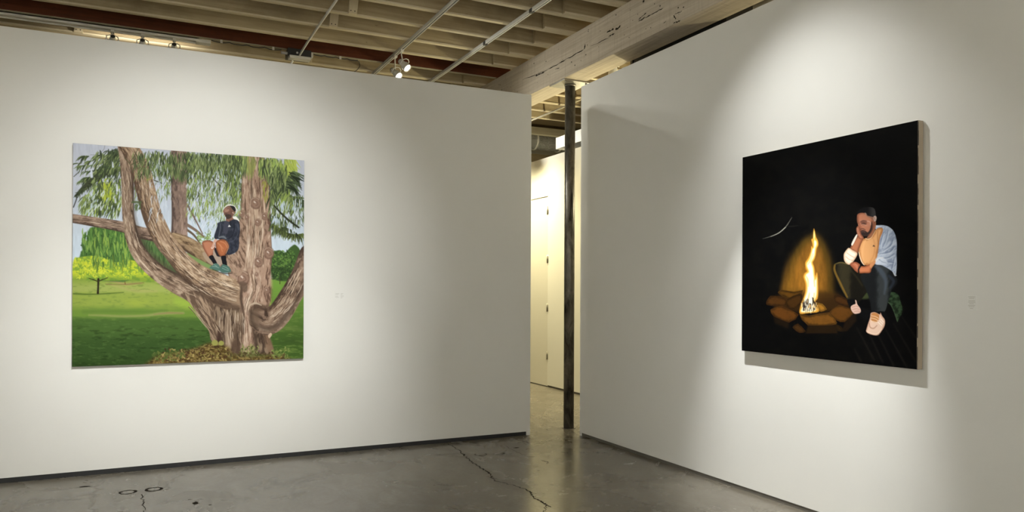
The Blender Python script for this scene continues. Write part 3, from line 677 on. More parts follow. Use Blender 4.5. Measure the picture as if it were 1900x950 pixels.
def paint_fire(pic):
    R = random.Random(5)
    pic.fill(lambda X, Y: mixc((5, 5, 6), (9, 8.5, 8), sm(fbm(X/20, Y/14, 2), .4, .8)))
    # glow dome painted behind the flames
    def halo(X, Y, d):
        f = fbm(X/5, Y/16, 4); u = sm(d, -8, 34)
        c = mixc((14, 11, 7), (74, 53, 15), sm(u, .1, .55)); c = mixc(c, (128, 82, 24), sm(u, .5, 1)*.9)
        low = sm(Y, 455, 535)*(1-sm(X, 1500, 1540)); c = mixc(c, (158, 104, 28), .55*low)
        return c*(.82+.36*f)[..., None]
    pic.poly([(196, 560), (202, 470), (222, 360), (262, 255), (330, 160), (400, 112), (440, 98), (490, 118), (545, 190), (585, 290), (605, 400), (612, 500), (606, 610), (500, 640), (300, 620)], halo, 6, 4, tile='F')
    pic.poly([(150, 600), (300, 570), (500, 560), (640, 590), (620, 700), (200, 700)], (62, 38, 12), 7, 3, .8, tile='F')
    def brick(pts, c, tile='F'):
        c = np.array(c, float)*.82
        pic.poly(pts, lambda X, Y, d: mixc(c*.62, c*1.12, sm(fbm(X/6, Y/5, 8)*.5+sm(d, 0, 6)*.5, .2, .8)), .5, 2, tile=tile)
        pic.stroke(pts+[pts[0]], 2.6, tuple(np.clip(c*1.45, 0, 255)), .5, .4, 0, tile=tile)
    for pts, c in (([(172, 565), (200, 545), (290, 560), (356, 548), (330, 590), (270, 612), (205, 592)], (98, 62, 16)),
                   ([(88, 632), (118, 590), (190, 596), (236, 616), (232, 662), (160, 664), (92, 656)], (82, 48, 15)),
                   ([(240, 612), (330, 575), (352, 590), (340, 650), (290, 690), (235, 668)], (70, 42, 12)),
                   ([(580, 606), (614, 580), (690, 620), (722, 640), (718, 668), (622, 656)], (72, 42, 15)),
                   ([(118, 692), (198, 664), (324, 728), (252, 786), (142, 740)], (104, 60, 18)),
                   ([(542, 718), (622, 658), (742, 702), (662, 782), (600, 768)], (100, 60, 18)),
                   ([(454, 640), (500, 650), (530, 688), (488, 706), (460, 680)], (176, 118, 34)),
                   ([(330, 724), (400, 736), (545, 712), (606, 788), (566, 806), (392, 806)], (124, 78, 24)),
                   ([(280, 822), (320, 794), (376, 850), (330, 862)], (76, 46, 16)), ([(600, 800), (640, 820), (650, 850), (612, 846)], (58, 38, 14))):
        brick(pts, c)
    pic.poly([(392, 808), (604, 806), (610, 866), (376, 866)], (34, 22, 9), 1.5, 0, tile='F')
    pic.poly([(140, 742), (252, 788), (250, 830), (150, 790)], (26, 17, 8), 1.5, 0, tile='F')
    pic.poly([(664, 784), (742, 706), (750, 770), (680, 850), (640, 850)], (28, 18, 9), 1.5, 0, tile='F')
    # flame
    outer = [(437, 95), (445, 120), (452, 158), (464, 180), (469, 215), (456, 244), (450, 288), (440, 322), (428, 345), (440, 380), (445, 430), (449, 448), (456, 420), (463, 430), (466, 480), (469, 560), (464, 610), (446, 640), (474, 704), (400, 716), (335, 722), (334, 680), (350, 628), (362, 600), (374, 552), (374, 500), (360, 452), (368, 424), (386, 410), (376, 382), (374, 344), (396, 312), (414, 262), (418, 225), (430, 236), (424, 200), (418, 176), (430, 165), (432, 130)]
    pic.poly(outer, (222, 156, 52), 1.0, 3, tile='F')
    inner = [(438, 112), (444, 150), (442, 172), (456, 190), (458, 214), (448, 244), (444, 286), (434, 316), (420, 345), (432, 384), (438, 440), (448, 470), (458, 450), (460, 500), (460, 560), (454, 600), (440, 636), (452, 700), (345, 712), (348, 672), (366, 610), (384, 556), (384, 500), (370, 452), (380, 428), (398, 412), (384, 376), (384, 350), (404, 318), (420, 266), (426, 244), (436, 232), (434, 196), (440, 178), (434, 160)]
    pic.poly(inner, lambda X, Y, d: mixc((248, 214, 130), (255, 248, 222), sm(d, 0, 3.2)), 1.0, 3, tile='F')
    for pts, w_, c_ in (([(392, 360), (412, 330), (430, 280)], [6, 10, 6], (240, 190, 96)), ([(376, 440), (392, 470), (396, 520)], [6, 10, 5], (238, 184, 84)),
                        ([(442, 520), (440, 470), (452, 440)], [6, 9, 4], (236, 176, 76)), ([(430, 180), (436, 205), (430, 225)], [4, 7, 4], (226, 150, 50)),
                        ([(404, 570), (396, 610), (384, 650)], [5, 8, 5], (236, 176, 76)), ([(440, 570), (436, 610), (430, 640)], [5, 8, 5], (232, 170, 66)),
                        ([(372, 380), (376, 395), (386, 402)], [3, 6, 4], (196, 120, 34))):
        pic.stroke(pts, w_, c_, 1, .7, tile='F')
    for _ in range(34):
        x = R.uniform(345, 458); y = R.uniform(600, 668); l = R.uniform(24, 60); a = math.pi/2+R.uniform(-.32, .32)+(400-x)*.002
        pic.stroke([(x, y), (x+l*math.cos(a), min(y+l*math.sin(a), 716))], R.uniform(2.5, 6.5), R.choice([(26, 20, 22), (44, 30, 22), (66, 52, 50), (20, 16, 16)]), .5, .9, 0, tile='F')
    for _ in range(16):
        x = R.uniform(345, 466); y = R.uniform(640, 690); l = R.uniform(14, 30)
        pic.stroke([(x, y), (x+R.uniform(-5, 5), min(y+l, 716))], R.uniform(3, 6), R.choice([(255, 226, 160), (240, 180, 90), (250, 240, 214)]), .5, .9, 0, tile='F')
    # meteor
    pic.stroke([(60, 170), (110, 156), (180, 126), (232, 80), (275, 14)], [2, 5, 7, 7, 3], (116, 114, 104), .6, .75, tile='F')
    pic.stroke([(120, 155), (180, 127), (228, 86)], [2, 4, 4], (176, 174, 160), .5, .8, tile='F')
    pic.stroke([(250, 80), (320, 74)], 3, (40, 40, 34), .6, .8, 0, tile='F')
    # boards of the deck under him
    for x0, x1 in (((280, 740), (335, 850)), ((300, 540), (460, 840)), ((420, 610), (540, 860)), ((500, 610), (640, 890)), ((570, 560), (760, 900)), ((640, 500), (850, 860)), ((720, 440), (852, 640))):
        pic.stroke([x0, x1], [5, 14], (31, 28, 24), 2, .9, 0, tile='L')
    # mossy log
    pic.poly([(300, 205), (325, 183), (375, 196), (425, 222), (432, 262), (380, 280), (320, 268)], lambda X, Y, d: mixc((24, 28, 18), (54, 62, 36), sm(d, 0, 4)), .7, 3, tile='L')
    pic.poly([(540, 295), (562, 250), (600, 215), (650, 212), (688, 240), (706, 300), (722, 350), (718, 410), (690, 455), (676, 488), (660, 440), (625, 350), (590, 310)],
             lambda X, Y, d: mixc((24, 34, 22), (54, 76, 50), sm(fbm(X/5, Y/5, 33), .3, .7)), .7, 3, tile='L')
    pic.stroke([(545, 300), (600, 310), (640, 380), (675, 480)], [5, 6, 6, 4], (82, 100, 76), .7, .7, tile='L')
    # trousers
    def jean(a, b, cx, seed): return lambda X, Y, d: mixc(a, b, sm(fbm((X+Y*.3)/4, Y/9, seed)*.4+sm(X, cx-14, cx+6)*(1-sm(X, cx+8, cx+26))*.6, .2, .75))
    pic.poly([(1547, 510), (1546, 497), (1551, 489), (1562, 486), (1576, 491), (1590, 505), (1602, 508), (1620, 520), (1610, 540), (1598, 556), (1592, 562), (1580, 563), (1572, 555), (1560, 535)],
             jean((20, 18, 13), (48, 43, 28), 1560, 41), .6, 3)
    pic.stroke([(1549, 492), (1549, 503), (1560, 527), (1572, 551)], [3, 4, 4, 3], (132, 98, 34), .9, .75)
    pic.stroke([(1550, 490), (1560, 487), (1572, 490)], 2, (108, 92, 48), .7, .7)
    pic.stroke([(1575, 497), (1590, 515), (1600, 530)], 3, (46, 42, 28), 1.5, .7)
    pic.poly([(1596, 512), (1610, 506), (1617, 497), (1628, 491), (1640, 491), (1653, 500), (1664, 516), (1664, 527), (1655, 538), (1648, 560), (1640, 580), (1619, 581), (1615, 562), (1608, 540)],
             jean((24, 26, 28), (54, 58, 60), 1632, 43), .6, 3)
    pic.stroke([(1626, 494), (1636, 505), (1644, 522), (1641, 545)], [7, 9, 7, 3], (78, 88, 104), 2, .65)
    pic.stroke([(1650, 512), (1658, 522), (1652, 534)], [5, 6, 4], (44, 50, 62), 1.2, .8)
    pic.poly([(1572, 556), (1590, 556), (1592, 566), (1620, 578), (1640, 578), (1650, 592), (1640, 590), (1616, 594), (1600, 590), (1580, 574)], (11, 11, 13), 1, 3)
    # shoes
    pic.poly([(244, 345), (268, 326), (288, 318), (284, 284), (296, 290), (304, 322), (334, 366), (332, 400), (290, 412), (268, 404), (248, 376)], (212, 172, 156), .5, 3, tile='L')
    for pts in ([(256, 350), (290, 340), (312, 346)], [(262, 372), (296, 364), (326, 372)], [(276, 392), (306, 386), (330, 392)]):
        pic.stroke(pts, 6, (176, 130, 116), .5, .8, tile='L')
    pic.poly([(430, 404), (468, 396), (512, 416), (520, 400), (534, 430), (560, 468), (558, 520), (530, 570), (494, 610), (440, 606), (388, 580), (396, 530), (412, 480), (424, 440)],
             lambda X, Y, d: mixc((206, 158, 134), (232, 196, 174), sm(d, 0, 4)), .5, 3, tile='L')
    pic.poly([(436, 412), (470, 402), (506, 424), (500, 470), (470, 490), (434, 470)], (196, 130, 74), .7, 3, tile='L')
    for pts in ([(436, 430), (470, 436), (500, 452)], [(432, 450), (466, 458), (496, 474)], [(428, 476), (460, 484), (490, 492)]):
        pic.stroke(pts, 6, (244, 212, 178), .5, .9, tile='L')
    pic.stroke([(416, 500), (424, 536), (456, 546), (486, 520)], [8, 10, 10, 8], (178, 132, 108), .7, .8, tile='L')
    for pts in ([(498, 490), (530, 520)], [(512, 476), (540, 504)], [(524, 462), (548, 488)]):
        pic.stroke(pts, 7, (250, 236, 222), .5, .9, 0, tile='L')
    pic.stroke([(390, 570), (430, 592), (490, 596), (530, 552)], [6, 8, 8, 6], (244, 220, 196), .6, .9, tile='L')
    # sweater (cool side)
    def cool(X, Y, d):
        n = fbm((X+Y)/5, (Y-X)/16, 60); c = mixc((140, 152, 178), (176, 187, 208), sm(n, .3, .6)); return mixc(c, (206, 213, 226), sm(n, .62, .8)*.6)
    pic.poly([(556, 300), (600, 284), (660, 286), (712, 304), (760, 348), (788, 420), (797, 500), (794, 600), (796, 720), (786, 838), (768, 824), (740, 790), (690, 756), (620, 722), (560, 716), (548, 680), (560, 600), (585, 500), (600, 420)], cool, .5, 4, tile='M')
    # warm front
    pic.poly([(380, 520), (384, 470), (410, 436), (450, 430), (510, 420), (545, 370), (570, 330), (600, 312), (640, 318), (640, 360), (612, 430), (600, 500), (590, 560), (580, 630), (560, 690), (510, 720), (440, 724), (408, 690), (388, 640), (376, 580)],
             lambda X, Y, d: mixc((178, 116, 66), (222, 160, 102), sm(fbm(X/4, Y/9, 64)*.5+sm(d, 0, 7)*.6, .2, .8)), .5, 4, tile='M')
    pic.stroke([(588, 350), (586, 430), (596, 500), (586, 590)], [8, 9, 8, 6], (150, 96, 56), 1, .7, tile='M')
    pic.stroke([(460, 436), (432, 500), (418, 600), (430, 680)], [8, 12, 12, 8], (232, 176, 120), 1.2, .6, tile='M')
    pic.stroke([(540, 440), (556, 520), (540, 620), (500, 690)], [8, 12, 12, 8], (190, 126, 74), 1.5, .6, tile='M')
    pic.stroke([(378, 580), (392, 640), (412, 690), (436, 722)], [6, 9, 9, 7], (248, 226, 200), .6, .9, tile='M')
    pic.stroke([(452, 430), (480, 438), (512, 424), (540, 380), (560, 338)], [8, 9, 8, 7, 6], (238, 196, 150), .6, .85, tile='M')
    pic.stroke([(566, 292), (600, 300), (650, 290)], [8, 9, 5], (226, 230, 238), .6, .85, tile='M')
    for pts in ([(650, 360), (630, 430), (612, 500)], [(700, 340), (680, 430), (640, 520)], [(760, 420), (730, 500), (650, 560)], [(764, 520), (720, 575), (610, 600)], [(762, 600), (700, 640), (610, 650)], [(764, 700), (710, 690), (630, 688)], [(740, 760), (758, 700), (768, 640)]):
        pic.stroke(pts, [8, 12, 6], (108, 122, 150), 1.2, .75, tile='M')
        pic.stroke([(x+10, y+12) for x, y in pts], [6, 9, 5], (214, 222, 236), 1, .75, tile='M')
    pic.poly([(552, 680), (580, 640), (640, 640), (690, 680), (680, 720), (620, 722), (570, 714)], (208, 216, 230), 1.2, 3, .8, tile='M')
    pic.stroke([(600, 660), (640, 690), (680, 700)], 8, (140, 150, 176), 1, .8, tile='M')
    pic.stroke([(560, 690), (600, 650), (650, 644)], 6, (250, 240, 226), .7, .8, tile='M')
    pic.stroke([(760, 806), (774, 838), (790, 836)], 8, (232, 234, 240), .6, .9, tile='M')
    pic.stroke([(536, 516), (542, 506), (550, 518)], 9, (70, 50, 40), .5, .95, 2, tile='M')
    # far sleeve + arm to cheek
    pic.poly([(368, 402), (400, 420), (432, 424), (408, 480), (384, 540), (364, 592), (330, 580), (282, 546), (300, 500), (330, 446)],
             lambda X, Y, d: mixc((120, 68, 44), (176, 108, 74), sm(d, 0, 5)), .5, 3, tile='M')
    pic.poly([(296, 490), (330, 420), (356, 384), (362, 398), (330, 470), (306, 510)], (228, 214, 200), .5, 3, tile='M')
    pic.poly([(268, 534), (310, 560), (360, 590), (352, 630), (320, 680), (288, 716), (258, 716), (226, 690), (212, 650), (214, 600), (238, 562)],
             lambda X, Y, d: mixc((206, 170, 140), (240, 222, 202), sm(d, 0, 5)), .5, 3, tile='M')
    for pts in ([(248, 590), (290, 620), (330, 640)], [(236, 630), (270, 660), (310, 672)]):
        pic.stroke(pts, 7, (186, 144, 116), .8, .8, tile='M')
    # forearm across
    pic.poly([(278, 716), (310, 692), (350, 690), (390, 716), (384, 744), (372, 806), (340, 790), (310, 756)], lambda X, Y, d: mixc((132, 70, 46), (186, 108, 78), sm(d, 0, 5)), .5, 3, tile='M')
    pic.poly([(384, 740), (440, 736), (500, 712), (556, 676), (552, 712), (520, 750), (504, 806), (440, 812), (372, 808)], lambda X, Y, d: mixc((142, 76, 46), (200, 118, 78), sm(d, 0, 4.5)), .5, 3, tile='M')
    pic.poly([(500, 712), (556, 672), (560, 700), (530, 744), (510, 760)], (218, 150, 96), 1, 3, .8, tile='M')
    pic.stroke([(396, 736), (376, 770), (378, 806)], 15, (22, 20, 24), .5, 1, tile='M')
    pic.stroke([(300, 716), (330, 742), (352, 774)], 6, (128, 70, 48), .7, .7, tile='M')
    pic.stroke([(330, 706), (356, 730), (366, 760)], 5, (214, 142, 110), .7, .7, tile='M')
    # neck, head
    pic.poly([(500, 380), (520, 300), (562, 240), (566, 300), (548, 350), (520, 410), (490, 424), (466, 420)], (150, 96, 68), .5, 3, tile='M')
    pic.poly([(358, 180), (372, 156), (404, 146), (452, 150), (520, 160), (556, 190), (568, 214), (556, 250), (540, 320), (505, 385), (452, 405), (412, 396), (396, 356), (380, 310), (374, 276), (360, 250)],
             lambda X, Y, d: mixc((128, 74, 54), (176, 112, 84), sm(d, 0, 6)), .5, 4, tile='M')
    pic.poly([(386, 232), (420, 220), (480, 226), (504, 260), (494, 296), (440, 300), (400, 290)], (178, 116, 92), 1.2, 3, .8, tile='M')
    pic.poly([(396, 352), (420, 338), (452, 348), (476, 362), (502, 326), (514, 268), (524, 236), (530, 300), (514, 356), (480, 394), (448, 406), (414, 398), (402, 378)], (50, 38, 36), .8, 3, tile='M')
    pic.stroke([(392, 330), (420, 322), (448, 336)], [8, 10, 8], (76, 50, 44), .8, .8, tile='M')
    pic.stroke([(404, 358), (430, 355), (446, 361)], 6, (138, 86, 76), .9, .7, tile='M')
    pic.stroke([(398, 248), (426, 236), (462, 240)], [9, 13, 7], (66, 44, 38), 1.2, .8, tile='M')
    pic.poly([(400, 250), (430, 240), (466, 250), (460, 276), (430, 284), (406, 276)], (104, 64, 52), 1.4, 3, .75, tile='M')
    pic.stroke([(412, 266), (434, 262), (454, 272)], [6, 10, 5], (52, 34, 32), .9, .85, tile='M')
    pic.stroke([(412, 274), (436, 280), (462, 286)], 6, (206, 152, 130), .8, .7, tile='M')
    pic.stroke([(386, 250), (378, 288), (394, 306), (410, 300)], [6, 9, 10, 6], (150, 88, 66), .7, .8, tile='M')
    pic.stroke([(372, 272), (384, 300)], 6, (206, 144, 118), .7, .8, 0, tile='M')
    pic.stroke([(470, 240), (500, 248), (508, 280)], [5, 7, 5], (216, 180, 166), .9, .7, tile='M')
    pic.poly([(354, 176), (360, 140), (392, 108), (440, 88), (500, 84), (545, 98), (562, 140), (562, 186), (540, 196), (500, 186), (470, 176), (456, 152), (404, 146), (372, 158)],
             lambda X, Y, d: mixc((18, 17, 19), (58, 56, 56), sm(X, 1608, 1622)*.9), .5, 4, tile='M')
    pic.stroke([(456, 156), (474, 184), (520, 204), (540, 230)], [7, 10, 12, 8], (110, 92, 82), .9, .75, tile='M')
    pic.stroke([(448, 148), (456, 168)], 7, (150, 136, 126), .6, .9, 0, tile='M')
    pic.poly([(542, 188), (562, 180), (574, 200), (566, 236), (550, 244), (542, 216)], (186, 160, 148), .5, 3, tile='M')
    pic.stroke([(550, 200), (556, 224)], 6, (110, 78, 68), .6, .9, 0, tile='M')
    pic.stroke([(520, 210), (526, 260), (528, 330)], 5, (104, 66, 50), .8, .7, tile='M')
    # hand on cheek
    pic.poly([(350, 318), (364, 296), (380, 290), (390, 320), (396, 356), (410, 392), (432, 420), (410, 440), (380, 430), (364, 394), (352, 352)],
             lambda X, Y, d: mixc((130, 74, 52), (184, 116, 88), sm(d, 0, 4)), .5, 3, tile='M')
    pic.stroke([(378, 300), (388, 340), (404, 392)], 5, (116, 66, 48), .6, .8, tile='M')
    for pts in ([(352, 330), (372, 326), (388, 322)], [(354, 350), (374, 348), (392, 346)], [(358, 372), (378, 372), (398, 370)]):
        pic.stroke(pts, 4, (120, 70, 52), .7, .6, tile='M')
    pic.stroke([(366, 200), (364, 230), (372, 262)], [8, 12, 8], (122, 74, 54), 1.4, .6, tile='M')
    pic.stroke([(400, 168), (430, 164), (452, 176)], [10, 16, 10], (186, 124, 98), 1.6, .5, tile='M')
    pic.stroke([(360, 316), (362, 352), (376, 398)], 5, (206, 146, 120), .7, .7, tile='M')
# ------------------------------------------------------------------ the room
BT = 4.30          # underside of the joists = top of the beam
DECK = 4.58
def struct(name, bm, mat, parent=None, **k):
    o = link(name, bm, mat, parent, **k)
    if parent is None: o['kind'] = 'structure'
    return o
floor = struct('floor', box(mk(), (-6.2, -4.2, -.12), (9.2, 14.7, 0)), M['floor'])
ceiling = struct('ceiling', box(mk(), (-6.2, -4.2, DECK), (9.2, 14.7, DECK+.1)), M['deck'])
struct('wall_back', box(mk(), (-6.0, 14.5, 0), (9.0, 14.7, DECK)), M['cream_wall'])
struct('wall_front', box(mk(), (-6.0, -4.2, 0), (9.0, -4.0, DECK)), M['wall'])
struct('wall_west', box(mk(), (-6.2, -4.2, 0), (-6.0, 14.7, DECK)), M['wall'])
struct('wall_east', box(mk(), (9.0, -4.2, 0), (9.2, 14.7, DECK)), M['cream_wall'])
def reveal_wall(name, a, b, g, side, endgap, mat):
    """12 ft partition whose face stops short of the floor over a recessed dark base"""
    bm = mk(); box(bm, (a[0], a[1], g), (b[0], b[1], b[2]))
    return bm
# long wall with the tree painting: face at Y=7.22, end at X=3.76
bm = mk(); box(bm, (-6.0, 7.22, .041), (3.76, 7.36, 3.64)); box(bm, (3.715, 7.22, 0), (3.76, 7.36, .041))
struct('wall_left', bm, M['wall'])
struct('baseboard_left', box(mk(), (-6.0, 7.226, 0), (3.715, 7.35, .041)), M['black'])
# wall with the fire painting: face at X=4.24, end at Y=6.99
bm = mk(); box(bm, (4.24, -4.0, .032), (4.38, 6.99, 3.73)); box(bm, (4.24, 6.955, 0), (4.38, 6.99, .032))
struct('wall_right', bm, M['wall'])
struct('baseboard_right', box(mk(), (4.247, -4.0, 0), (4.37, 6.955, .032)), M['reveal'])
# corridor wall with the flush door
DY0, DY1, DZ = 10.60, 11.62, 3.02
bm = mk()
box(bm, (5.82, 2.0, .03), (5.96, DY0-.008, 3.65)); box(bm, (5.82, DY1+.008, .03), (5.96, 14.5, 3.65)); box(bm, (5.82, DY0-.008, DZ+.012), (5.96, DY1+.008, 3.65))
struct('wall_corridor', bm, M['cream_wall'])
bm = mk(); box(bm, (5.83, 2.0, 0), (5.95, DY0-.008, .03)); box(bm, (5.83, DY1+.008, 0), (5.95, 14.5, .03))
struct('baseboard_corridor', bm, M['reveal'])
d = struct('door_1', box(mk(), (5.828, DY0, .012), (5.875, DY1, DZ), .002), M['door'])
bm = mk(); box(bm, (5.876, DY0-.008, 0), (5.94, DY1+.008, DZ+.012)); struct('trim_1', bm, M['reveal'])
for z in (.50, 1.26, 2.03, 2.80):
    bm = mk(); cyl(bm, (5.814, DY0-.004, z-.065), (5.814, DY0-.004, z+.065), .011, 12)
    box(bm, (5.8195, DY0-.03, z-.06), (5.8215, DY0+.02, z+.06)); link('hinge', bm, M['hinge'], d, True)

# ---- floor marks: cracks, filled anchor holes, pale patch edge
def fl(pts): return [Vector(on_plane(x, y, 2, 0.0))+Vector((0, 0, .0004)) for x, y in pts]
def fcrack(pts, w, mat='crack', seed=1, jit=.012):
    R = random.Random(seed); P = fl(pts); out = []
    for i in range(len(P)-1):
        m = 6
        for j in range(m):
            q = P[i].lerp(P[i+1], j/m); out.append(q+(Vector((R.uniform(-jit, jit), R.uniform(-jit, jit), 0)) if j else Vector()))
    out.append(P[-1])
    ws = [w*R.uniform(.45, 1.4) for _ in out]; ws[0] = ws[-1] = w*.2
    return ribbon(mk(), out, ws, (0, 0, 1))
cr = [(831, 823), (850, 834), (861, 845), (871, 852), (875, 858), (884, 863), (897, 871), (907, 877), (911, 883), (912, 887), (918, 892), (936, 896), (957, 902), (975, 907), (986, 914), (990, 923), (1002, 929), (1011, 934), (1014, 938), (1022, 941)]
link('floor_crack', fcrack(cr, .014), M['crack'], floor)
link('floor_crack', fcrack([(1014, 938), (1012, 944), (1008, 950), (1006, 960)], .006, seed=3), M['crack'], floor)
link('floor_crack', fcrack([(1004, 854), (1010, 856), (1017, 857), (1014, 861)], .008, seed=4), M['crack'], floor)
link('floor_crack', fcrack([(262, 917), (265, 930), (267, 940), (270, 952)], .007, seed=5), M['crack'], floor)
link('floor_crack', fcrack([(935, 826), (958, 838), (975, 846), (992, 848)], .004, seed=6), M['crack'], floor)
link('floor_patch_edge', fcrack([(1083, 892), (1099, 903), (1120, 905), (1145, 916), (1172, 925), (1190, 932), (1206, 943), (1212, 955)], .022, 'patch', 7, .03), M['patch'], floor)
link('floor_patch_edge', fcrack([(340, 874), (330, 885), (322, 893), (312, 903), (306, 912)], .03, 'patch', 8, .03), M['patch'], floor)
link('floor_patch_edge', fcrack([(190, 897), (178, 912), (172, 930), (176, 955)], .03, 'patch', 9, .04), M['patch'], floor)
def ring_mark(px, py, r, a0=0, a1=6.2832, w=.012, fill=None):
    c = fl([(px, py)])[0]; n = 28
    pts = [c+Vector((r*math.cos(a0+(a1-a0)*i/n), r*math.sin(a0+(a1-a0)*i/n), 0)) for i in range(n+1)]
    R = random.Random(int(px)); link('core_hole_ring', ribbon(mk(), pts, [w*R.uniform(.5, 1.3) for _ in pts], (0, 0, 1)), M['crack'], floor)
ring_mark(237.1, 913.2, .055, w=.020); ring_mark(285.7, 907.8, .055, w=.024)
ring_mark(892, 843, .055, 2.2, 6.6, .012); ring_mark(924.5, 841, .055, 3.2, 6.2, .022)
def blob(px, py, rx, ry, seed):
    c = fl([(px, py)])[0]; R = random.Random(seed); bm = mk(); n = 12
    vs = [bm.verts.new(c+Vector((rx*math.cos(6.283*i/n)*R.uniform(.6, 1.2), ry*math.sin(6.283*i/n)*R.uniform(.6, 1.2), .0004))) for i in range(n)]
    bm.faces.new(vs); link('floor_chip', bm, M['crack'], floor)
blob(363, 933.5, .022, .045, 1); blob(351.5, 927, .012, .01, 2); blob(958.5, 830.8, .035, .02, 3); blob(157, 903, .05, .02, 4); blob(999, 873.5, .014, .012, 5); blob(390, 937, .012, .01, 6)

# ------------------------------------------------------------------ beam and post
bm = mk(); box(bm, (4.16, -3.99, 3.87), (4.45, 14.49, 4.295), .006)
beam = link('timber_beam', bm, M['beam'])
tag(beam, 'thick limewashed timber beam running over the steel post', 'beam')
def bf(pts): return [Vector(on_plane(x, y, 0, 4.16))+Vector((-.0004, 0, 0)) for x, y in pts]
def bcrack(pts, w, seed=1):
    R = random.Random(seed); P = bf(pts); out = []
    for i in range(len(P)-1):
        for j in range(5):
            out.append(P[i].lerp(P[i+1], j/5)+Vector((0, 0, R.uniform(-.004, .004))))
    out.append(P[-1]); ws = [w*R.uniform(.3, 1.3) for _ in out]; ws[0] = ws[-1] = w*.2
    link('check_crack', ribbon(mk(), out, ws, (-1, 0, 0)), M['crack'], beam)
Z3 = lambda L: [(800+x*.24206, y*.24206) for x, y in L]
Z6 = lambda L: [(980+x/9.5, y/9.5) for x, y in L]
bcrack(Z3([(700, 610), (800, 575), (900, 530), (1000, 475), (1080, 430), (1172, 378)]), .010, 1)
bcrack(Z3([(1172, 378), (1178, 360), (1181, 338)]), .020, 2)
bcrack(Z3([(1194, 352), (1203, 338)]), .010, 3)
bcrack(Z3([(1220, 352), (1290, 325), (1370, 285)]), .006, 4)
bcrack(Z3([(1345, 250), (1370, 238), (1400, 222)]), .020, 5); bcrack(Z3([(1412, 226), (1435, 215), (1452, 196)]), .022, 6)
bcrack(Z3([(1360, 280), (1385, 265), (1405, 256)]), .013, 7)
bcrack(Z3([(1592, 160), (1620, 148), (1700, 105), (1780, 60)]), .009, 8); bcrack(Z3([(1590, 148), (1610, 132), (1650, 98)]), .010, 9)
bcrack(Z3([(800, 582), (830, 570), (870, 552)]), .014, 10); bcrack(Z3([(950, 532), (985, 520)]), .008, 11)
Z4 = lambda L: [(1150+x/6.333, y/6.333) for x, y in L]
bcrack(Z4([(220, 250), (260, 228), (290, 205)]), .010, 12); bcrack(Z4([(630, 180), (645, 200), (660, 222)]), .014, 13)
bcrack(Z4([(630, 272), (680, 255), (715, 240)]), .010, 14); bcrack(Z4([(270, 20), (290, 8)]), .02, 15); bcrack(Z4([(405, 52), (412, 36)]), .014, 16)
bcrack(Z4([(640, 175), (690, 150), (730, 128)]), .006, 17); bcrack(Z4([(515, 272), (545, 245)]), .008, 18)
R = random.Random(4)
bm = mk()
for _ in range(46):
    y = R.uniform(5.0, 9.2); z = R.uniform(3.92, 4.25); r = R.uniform(.003, .0075)
    vs = [bm.verts.new((4.1595, y+r*1.3*math.cos(6.283*i/8), z+r*math.sin(6.283*i/8))) for i in range(8)]; bm.faces.new(vs)
o = link('nail_hole', bm, M['crack'], beam); o['kind'] = 'stuff'


post = thing('steel_post', 'round mottled dark steel post standing between the two walls under the beam', 'post', (4.335, 7.386, 0))
bm = mk(); rings(bm, [(0, .058), (3.855, .058)], (0, 0, 0), (0, 0, 1), 48); link('shaft', bm, M['steel'], post, True)
bm = mk(); box(bm, (-.17, -.17, 3.853), (.17, .17, 3.869), .002); link('cap_plate', bm, M['plate'], post)
bm = mk(); rings(bm, [(0, .060), (.004, .066), (.012, .0665), (.018, .060)], (0, 0, 3.835), (0, 0, 4), 32); link('weld_collar', bm, M['plate'], post, True)
bm = mk(); rings(bm, [(0, .075), (.003, .072), (.004, .058)], (0, 0, 0), (0, 0, 1), 32); link('base_ring', bm, M['reveal'], post, True)
for sx in (-1, 1):
    bm = mk(); rings(bm, [(0, .014), (.01, .014), (.012, .008)], (sx*.13, -.13, 3.853), (sx*.13, -.13, 0), 6); link('bolt', bm, M['plate'], post)

